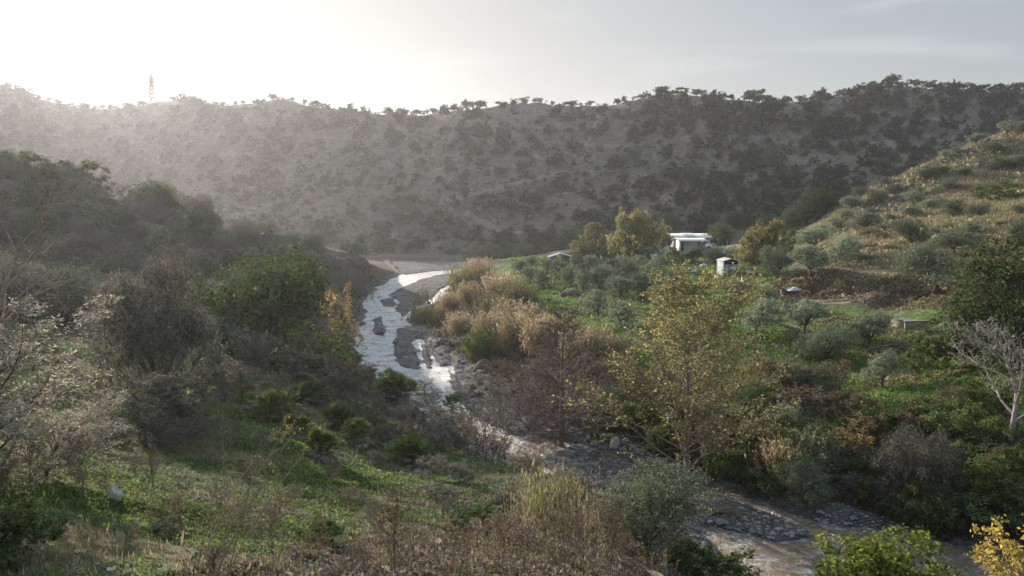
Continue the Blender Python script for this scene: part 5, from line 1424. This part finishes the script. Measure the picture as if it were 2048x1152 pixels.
def mound(name, cat, label, mat, px, py, w, h, seed):
    r = np.random.default_rng(seed); x, y, z = hit(px, py); W, H = w * y / F, h * y / F
    bm = bmesh.new(); bmesh.ops.create_icosphere(bm, subdivisions=4, radius=0.5)
    V = np.array([v.co[:] for v in bm.verts])
    q = fbm(V[:, 0] * 3 + seed, V[:, 1] * 3 + V[:, 2] * 2, 1.0, 4, seed)
    V = V * (1 + 0.28 * q[:, None])
    for v, c in zip(bm.verts, V): v.co = c
    me = bpy.data.meshes.new(name); bm.to_mesh(me); bm.free(); me.materials.append(mat)
    o = link(name, me, label=label, category=cat); o.location = (x, y, z); o.scale = (W, W * 0.8, H * 1.7)
    return o
heap('rubble_heap', 'rubble', 'red brick rubble heap on the grass below the ploughed bank', 'brick', 1612, 588, 28, 8, 60, 1, stone=0.28)
heap('rubble_heap', 'rubble', 'heap of broken bricks beside the blue shed', 'brick', 1492, 546, 22, 9, 60, 2, stone=0.3)
heap('rubble_heap', 'rubble', 'pale stone heap above the white post', 'rocko', 1592, 560, 24, 6, 40, 3, stone=0.3)
heap('rubble_heap', 'rubble', 'brown soil and stone heap at the end of the red rubble', 'rockb', 1648, 588, 24, 6, 40, 4, stone=0.3)
heap('rubble_heap', 'rubble', 'brown rubble heap on the farmyard', 'hut' if False else 'rocko', 1467, 499, 14, 10, 40, 5, stone=0.4)
heap('stone_terrace', 'stone wall', 'collapsed dry-stone terrace behind the large grey olive', 'rockb', 1572, 622, 70, 10, 150, 6, 'collapsed dry-stone terraces', 0.34, 0.3)
heap('stone_terrace', 'stone wall', 'collapsed dry-stone terrace behind the leaning olive', 'rockb', 1668, 642, 76, 9, 150, 7, 'collapsed dry-stone terraces', 0.34, 0.3)
heap('stone_terrace', 'stone wall', 'short collapsed stone terrace beside the low wide olive', 'rockb', 1640, 664, 60, 8, 90, 8, 'collapsed dry-stone terraces', 0.3, 0.3)
mound('earth_mound', 'mound', 'brown earth mound at the river edge of the olive grove', K_['soil'], 1146, 590, 46, 14, 3)
heap('stone_facing', 'stone wall', 'tan stone facing at the end of the earth mound', 'rocko', 1168, 608, 22, 22, 90, 9, stone=0.42, deep=0.4)
mound('root_mound', 'root ball', 'dark upturned root ball beside the yellow-green tree', K_['soil'], 968, 742, 46, 28, 5)
heap('debris_heap', 'debris', 'dark flood debris along the far water edge', 'rockb', 905, 690, 90, 12, 140, 10, stone=0.6, deep=0.35)
def sheet(name, label, mat, px, py, w, h, seed, dz=0.0):
    x, y, z = hit(px, py); W = w * y / F; H = h * y / F; n_ = 14
    u, v = np.meshgrid(np.linspace(-.5, .5, n_), np.linspace(-.5, .5, n_))
    q = fbm(u * 3 + seed, v * 3, 1.0, 3, seed)
    e = np.clip(1 - np.maximum(np.abs(u), np.abs(v)) * 2, 0, 1) ** 0.5
    V = np.stack([(u * (1 + 0.2 * q)) * W, (v * (1 - 0.2 * q)) * W * 0.7, e * H * (0.75 + 0.5 * q) + dz], -1).reshape(-1, 3)
    i = np.arange(n_ * n_).reshape(n_, n_); f = np.stack([i[:-1, :-1], i[:-1, 1:], i[1:, 1:], i[1:, :-1]], -1).reshape(-1, 4)
    o = link(name, mesh_np(name, V, f, mat, False), label=label, category='sheet'); o.location = (x, y, z)
    sm = o.modifiers.new('thickness', 'SOLIDIFY'); sm.thickness = 0.03
    return o
sheet('white_tarpaulin', 'crumpled white tarpaulin beside the red brick rubble', K_['white'], 1588, 582, 30, 9, 1)
sheet('white_tarpaulin', 'white sheet lying in front of the brown hut', K_['white'], 1409, 533, 16, 8, 2)
sheet('grey_tarpaulin', 'lavender-grey sheet near the top of the tall yellow tree', K_['roofg'], 1387, 545, 14, 7, 3)
sheet('blue_tarpaulin', 'blue-white plastic sheets on the ground beside the blue shed', K_['tarp'], 1505, 545, 32, 6, 4)
sheet('green_sheet', 'green plastic sheet at the edge of the rounded ochre tree', K_['green'], 1486, 494, 10, 12, 5)
for nm, lab_, px_, d_, s_ in (('concrete_block', 'pale concrete block in front of the plastic sheets', 1488, 121, (0.5, 0.4, 0.75)), ('white_drum', 'white drum at the corner of the blue shed', 1433, 126.5, (0.3, 0.3, 0.8))):
    h = thing_at(nm, lab_, 'block' if 'block' in nm else 'drum', px_, d_)
    if 'block' in nm: part('body', h, K_['rockp'], lambda g: (box(g, -.3, .3, 0, .5, -.1, .62), box(g, -.33, .33, -.03, .53, .63, .7)))
    else: part('body', h, K_['white'], lambda g: lathe(g, [(0.01, -.1), (.3, -.1), (.32, .3), (.3, .7), (.12, .85), (.01, .86)]), True)
h = thing_at('marker_post', 'upright white post on the grass below the ploughed bank', 'post', 1562, 103)
part('post', h, K_['white'], lambda g: lathe(g, [(0.085, -0.2), (0.085, 0.85), (0.05, 0.92), (0.01, 0.93)], 10), True)
h = thing_at('marker_post', 'small white leaning post on the farmyard', 'post', 1450, 172); h.rotation_euler = (0, -0.35, 0)
part('post', h, K_['white'], lambda g: lathe(g, [(0.1, -0.2), (0.1, 0.85), (0.05, 0.92), (0.01, 0.93)], 10), True)

# concrete tank with pipes, trough, stairs
h = thing_at('concrete_tank', 'low square concrete water tank with grey plastic sheets on top', 'tank', 1856, 79, 0.2, -0.55)
part('wall', h, K_['conc'], lambda g: (box(g, -2.7, 2.7, 0, 0.2, -1, 0.55), box(g, -2.7, -2.5, 0.2, 3.0, -1, 0.55), box(g, 2.5, 2.7, 0.2, 3.0, -1, 0.55), box(g, -2.7, 2.7, 3.0, 3.2, -1, 0.55)))
part('rim', h, K_['conc'], lambda g: (box(g, -2.78, 2.78, -0.08, 0.26, 0.552, 0.62), box(g, -2.78, -2.44, 0.26, 3.26, 0.552, 0.62), box(g, 2.44, 2.78, 0.26, 3.26, 0.552, 0.62)))
def tarps(g):
    n_ = 16; u, v = np.meshgrid(np.linspace(0, 1, n_), np.linspace(0, 1, n_))
    V = np.stack([-2.3 + 4.6 * u, 0.3 + 2.6 * v, 0.40 + 0.20 * np.abs(fbm(u * 4, v * 3, 1.0, 3, 12)) + 0.08 * v], -1).reshape(-1, 3)
    i = np.arange(n_ * n_).reshape(n_, n_); g.add(V, np.stack([i[:-1, :-1], i[:-1, 1:], i[1:, 1:], i[1:, :-1]], -1).reshape(-1, 4))
part('plastic_sheet', h, K_['tarp'], tarps)
h = thing_at('stone_trough', 'small curved stone trough in front of the concrete tank', 'trough', 1808, 76, 0, -0.3)
def trough(g):
    for a0 in np.linspace(PI * 0.95, PI * 2.02, 12):
        c, s = math.cos(a0), math.sin(a0); c2, s2 = math.cos(a0 + 0.29), math.sin(a0 + 0.29)
        P = lambda r_, cc, ss, z_: (0.85 * r_ * cc, 0.55 * r_ * ss, z_ * 0.7)
        g.add([P(.85, c, s, -.5), P(1.05, c, s, -.5), P(1.05, c2, s2, -.5), P(.85, c2, s2, -.5), P(.85, c, s, .35), P(1.05, c, s, .35), P(1.05, c2, s2, .35), P(.85, c2, s2, .35)],
              [(4, 5, 6, 7), (1, 2, 6, 5), (3, 0, 4, 7)])
part('wall', h, K_['conc'], trough)
def wpt(px, py, d):
    r = ray(px, py); return np.array([r[0] * d, d, r[2] * d])
def pipes(name, label, cat, mat, lines, rad):
    o0 = wpt(*lines[0][0]); g = Geo()
    for ln in lines: tube(g, [wpt(*q) - o0 for q in ln], rad, 6)
    o = link(name, g.mesh(name, mat, None, True), label=label, category=cat); o.location = tuple(o0)
pipes('pipe_frame', 'bent yellow pipe rail with upright post in front of the tank', 'rail', K_['yellow'],
      [[(1763,617,80),(1780,621,80),(1803,618,80),(1830,622,79.5),(1862,627,79),(1880,632,79),(1912,634,79)], [(1803,613,80),(1801,648,79.6)], [(1763,617,80),(1762,630,79.8),(1785,637,79.6),(1802,635,79.6)], [(1781,621,80),(1781,638,79.6)]], 0.035)
pipes('leaning_pole', 'thin yellow pole leaning over the stone terrace', 'pole', K_['yellow'], [[(1697,629,86),(1711,610,87.5)]], 0.03)
pipes('fallen_pole', 'thin white pole lying under the leaning olive', 'pole', K_['white'], [[(1560,645,87),(1600,655,84.5)]], 0.03)
b0 = hit(1895, 612); h = link('stair_rail', None, label='yellow railing of the short stair beside the biggest olive', category='railing'); h.location = b0
for k in range(8):
    f = k / 7; q = wpt(1890 + 30 * f, 616 - 20 * f, b0[1] + 1.8 * f) - np.array(b0)
    part('baluster', h, K_['yellow'], lambda g: sticks(g, [q], [q + [0, 0, 1.0]], [0.02], [0.02], 6))
q0, q1 = wpt(1890, 616, b0[1]) - np.array(b0), wpt(1920, 596, b0[1] + 1.8) - np.array(b0)
part('handrail', h, K_['yellow'], lambda g: tube(g, [q0 + [0, 0, 1.0], (q0 + q1) / 2 + [0, 0, 1.0], q1 + [0, 0, 1.0]], 0.035, 6))
part('bottom_rail', h, K_['yellow'], lambda g: tube(g, [q0 + [0, 0, 0.1], (q0 + q1) / 2 + [0, 0, 0.1], q1 + [0, 0, 0.1]], 0.03, 6))
for k in range(7):
    f = k / 6; q = q0 * (1 - f) + q1 * f
    part('step', h, K_['conc'], lambda g: box(g, q[0] + 0.1, q[0] + 1.3, q[1] - 0.1, q[1] + 0.35, q[2] - 0.5, q[2] + 0.03))
def logs(name, cat, label, px, py, w, h_, n_, seed, mat, rmax=0.07):
    r = np.random.default_rng(seed); x, y, z = hit(px, py); W, H = w * y / F, h_ * y / F; g = Geo()
    for _ in range(n_):
        c = np.array([r.uniform(-.5, .5) * W, r.uniform(-.4, .4) * W * 0.6, 0]); c[2] = max(0, 1 - (2 * c[0] / W) ** 2) * H * r.uniform(0, 1)
        a_ = r.normal() * 0.7; dv = np.array([math.cos(a_), math.sin(a_), r.normal() * 0.18]) * r.uniform(0.2, 0.55) * W * 0.6
        sticks(g, [c - dv], [c + dv], [r.uniform(0.3, 1) * rmax], [r.uniform(0.1, 0.6) * rmax], 5)
    o = link(name, g.mesh(name, mat), label=label, category=cat); o.location = (x, y, z)
logs('branch_pile', 'branch pile', 'dark pile of cut branches and poles below the concrete tank', 1795, 704, 90, 22, 120, 4, K_['wood'])
logs('driftwood', 'driftwood', 'tangle of driftwood on the gravel island of the brown stream', 1425, 1022, 110, 14, 120, 5, K_['wood'], 0.05)
logs('driftwood', 'driftwood', 'leaning dry canes behind the stream boulders', 1215, 850, 110, 34, 90, 6, K_['wood'], 0.03)

# power pylon on the ridge
x, y, z = crest(318)
h = link('power_pylon', None, label='lattice electricity pylon on the sunlit ridge', category='pylon'); h.location = (x, y, z - 1)
H = 27.0
def wd(t): return 2.4 * (1 - t) + 0.55 * t if t < 0.62 else 1.0
def tower(g):
    lv = [0, 0.2, 0.36, 0.5, 0.62, 0.7, 0.78, 0.86]
    c = [np.array([(sx_ * wd(t), sy_ * wd(t), t * H) for sx_, sy_ in ((-1, -1), (1, -1), (1, 1), (-1, 1))]) for t in lv]
    P0, P1 = [], []
    for k in range(len(lv) - 1):
        for i in range(4):
            P0 += [c[k][i], c[k][i], c[k][i]]; P1 += [c[k + 1][i], c[k + 1][(i + 1) % 4], c[k][(i + 1) % 4]]
    for i in range(4): P0.append(c[-1][i]); P1.append(np.array([0, 0, H]))
    sticks(g, P0, P1, [0.26] * len(P0), [0.26] * len(P0), 4)
part('tower', h, K_['steel'], tower)
for t, L_ in ((0.84, 3.9), (0.72, 4.6), (0.60, 4.2)):
    part('cross_arm', h, K_['steel'], lambda g: sticks(g, [(-L_, 0, t * H), (-L_, 0, t * H), (L_, 0, t * H)], [(L_, 0, t * H), (0, 0, t * H + 1.3), (0, 0, t * H + 1.3)], [0.2] * 3, [0.2] * 3, 4))

# dirt tracks of the far hill and the dry hill, laid on the ground
M_TRACK = plain('track_soil', (0.19, 0.15, 0.122), 0.95, 0.3, 1.2)
def track(name, pts, width, lift):
    P = []
    for i in range(len(pts) - 1):
        for f in np.linspace(0, 1, 26)[: 26 if i == len(pts) - 2 else 25]:
            P.append([pts[i][0] * (1 - f) + pts[i + 1][0] * f, pts[i][1] * (1 - f) + pts[i + 1][1] * f])
    P = np.array(P); x, y, z, ok = hits(P[:, 0], P[:, 1], 30)
    x, y = x[ok], y[ok]
    for _ in range(6): x[1:-1], y[1:-1] = (x[:-2] + x[1:-1] * 2 + x[2:]) / 4, (y[:-2] + y[1:-1] * 2 + y[2:]) / 4
    t = unit(np.gradient(np.stack([x, y], 1), axis=0)); nrm = np.stack([-t[:, 1], t[:, 0]], 1)
    rows = []
    for s in np.linspace(-.5, .5, 5):
        q = np.stack([x, y], 1) + nrm * s * width * (1 + 0.3 * fbm(x, y, 4, 2, 9))[:, None]
        rows.append(np.stack([q[:, 0], q[:, 1], hfast(q[:, 0], q[:, 1]) + lift - 0.9 * lift * abs(2 * s) ** 4], 1))
    V = np.stack(rows, 1).reshape(-1, 3); n_ = len(x); i = np.arange(n_ * 5).reshape(n_, 5)
    f = np.stack([i[:-1, :-1], i[:-1, 1:], i[1:, 1:], i[1:, :-1]], -1).reshape(-1, 4)
    link(name, mesh_np(name, V, f, M_TRACK, True), kind='structure')
track('path', [(878,408),(960,386),(1020,371),(1085,357),(1130,344)], 2.6, 0.30)
track('path', [(930,428),(958,444),(1000,461),(1045,469)], 2.6, 0.30)
track('path', [(1197,232),(1186,262),(1170,298),(1163,322)], 1.6, 0.30)
track('path', [(1760,265),(1820,247),(1895,236)], 2.0, 0.3)
track('path', [(1592,606),(1690,600),(1750,584),(1800,566)], 0.9, 0.10)
track('path', [(1596,612),(1700,606),(1760,589),(1810,572)], 0.7, 0.10)
# pebbles of the river bed
def pebbles():
    r = np.random.default_rng(61)
    px, py = r.uniform(700, 2060, 52000), r.uniform(560, 1150, 52000)
    x, y, z, ok = hits(px, py)
    b_ = hfast(x, np.maximum(y, 1), 'bed')
    ok &= (b_ > -1.2) & (z > zw(y) - 0.12) & (y < 130)
    x, y, z = x[ok], y[ok], z[ok]
    V0 = np.array([(1, 0, 0), (0, 1, 0), (-1, 0, 0), (0, -1, 0), (0, 0, 0.8), (.6, .6, .45), (-.6, .6, .45), (-.6, -.6, .45), (.6, -.6, .45)], float)
    F0 = np.array([(0, 5, 4), (5, 1, 4), (1, 6, 4), (6, 2, 4), (2, 7, 4), (7, 3, 4), (3, 8, 4), (8, 0, 4)])
    s = (0.018 + 0.0009 * y) * np.exp(r.normal(size=len(x)) * 0.55)
    a_ = r.uniform(0, 6.28, len(x)); c, q = np.cos(a_)[:, None], np.sin(a_)[:, None]
    X = V0[None] * s[:, None, None] * np.stack([r.uniform(.8, 1.5, len(x)), np.ones(len(x)), r.uniform(.5, 1, len(x))], 1)[:, None]
    X = np.stack([X[..., 0] * c - X[..., 1] * q, X[..., 0] * q + X[..., 1] * c, X[..., 2]], -1) + np.stack([x, y, z], 1)[:, None]
    Fc = (F0[None] + (np.arange(len(x)) * 9)[:, None, None]).reshape(-1, 3)
    link('pebbles', mesh_np('pebbles', X.reshape(-1, 3), Fc, leaf_mat('pebble_stone', (0.05, 0.05, 0.05), (0.17, 0.165, 0.155), 0.0, 0, 0)), label='grey pebbles and cobbles of the river bed', category='pebbles', kind='stuff')
pebbles()

# low stone bank wall along the river bend
def bank_wall():
    pts = [(766,519),(790,518),(820,517.5),(850,517),(880,517),(905,518),(928,520)]
    W = np.array([hit(*p) for p in pts]); W[:, 1] = np.linspace(W[0, 1], W[-1, 1], len(W)) * 0.3 + 0.7 * W[:, 1].mean()
    W[:, 0] = [ray(*p)[0] * y for p, y in zip(pts, W[:, 1])]
    t = np.linspace(0, len(W) - 1, 60); X = np.interp(t, range(len(W)), W[:, 0]); Y = np.interp(t, range(len(W)), W[:, 1])
    zb = hfast(X, Y); zt = zb.max() * 0 + np.interp(t, range(len(W)), [ray(p[0], 508.5 + 0.0012 * (p[0] - 800) ** 2 / 10)[2] * y for p, y in zip(pts, W[:, 1])]) + fbm(X, Y, 3, 3, 5) * 0.12
    V = []
    for dy, z_ in ((0, zb - 1.0), (0, zt), (0.7, zt + 0.02), (0.7, zb - 1.0)): V.append(np.stack([X, Y + dy, z_], 1))
    V = np.stack(V, 1).reshape(-1, 3); i = np.arange(240).reshape(60, 4)
    f = np.concatenate([np.stack([i[:-1, k], i[1:, k], i[1:, k + 1], i[:-1, k + 1]], 1) for k in range(3)])
    link('bank_wall', mesh_np('bank_wall', V, f, K_['rockb']), label='long low dark bank wall curving round the river bend', category='wall')
bank_wall()
# ------------------------------------------------------------------ haze: hazy evening air round the whole valley
def build_haze():
    x0, x1, y0, y1 = -1650, 1650, -60, 1330
    gv = np.empty(len(bpy.data.objects['ground'].data.vertices) * 3, np.float32)
    bpy.data.objects['ground'].data.vertices.foreach_get('co', gv)
    zs = gv[2::3]
    z0, z1 = min(float(zs.min()) - 1.5, -22), max(float(zs.max()) + 8, 172)
    V = [(x, y, z) for z in (z0, z1) for y in (y0, y1) for x in (x0, x1)]
    Fc = [(0, 2, 3, 1), (4, 5, 7, 6), (0, 1, 5, 4), (2, 6, 7, 3), (0, 4, 6, 2), (1, 3, 7, 5)]
    def f(nt, out):
        v = N(nt, 'ShaderNodeVolumePrincipled', Density=HAZE_D, Anisotropy=HAZE_G)
        v.inputs['Color'].default_value = (0.92, 0.94, 1.0, 1)
        nt.links.new(v.outputs['Volume'], out.inputs['Volume'])
    m = node_mat('hazy_air', f)
    link('haze', mesh_np('haze', V, Fc, m), kind='stuff')
HAZE_D, HAZE_G = 0.00019, 0.52
build_haze()
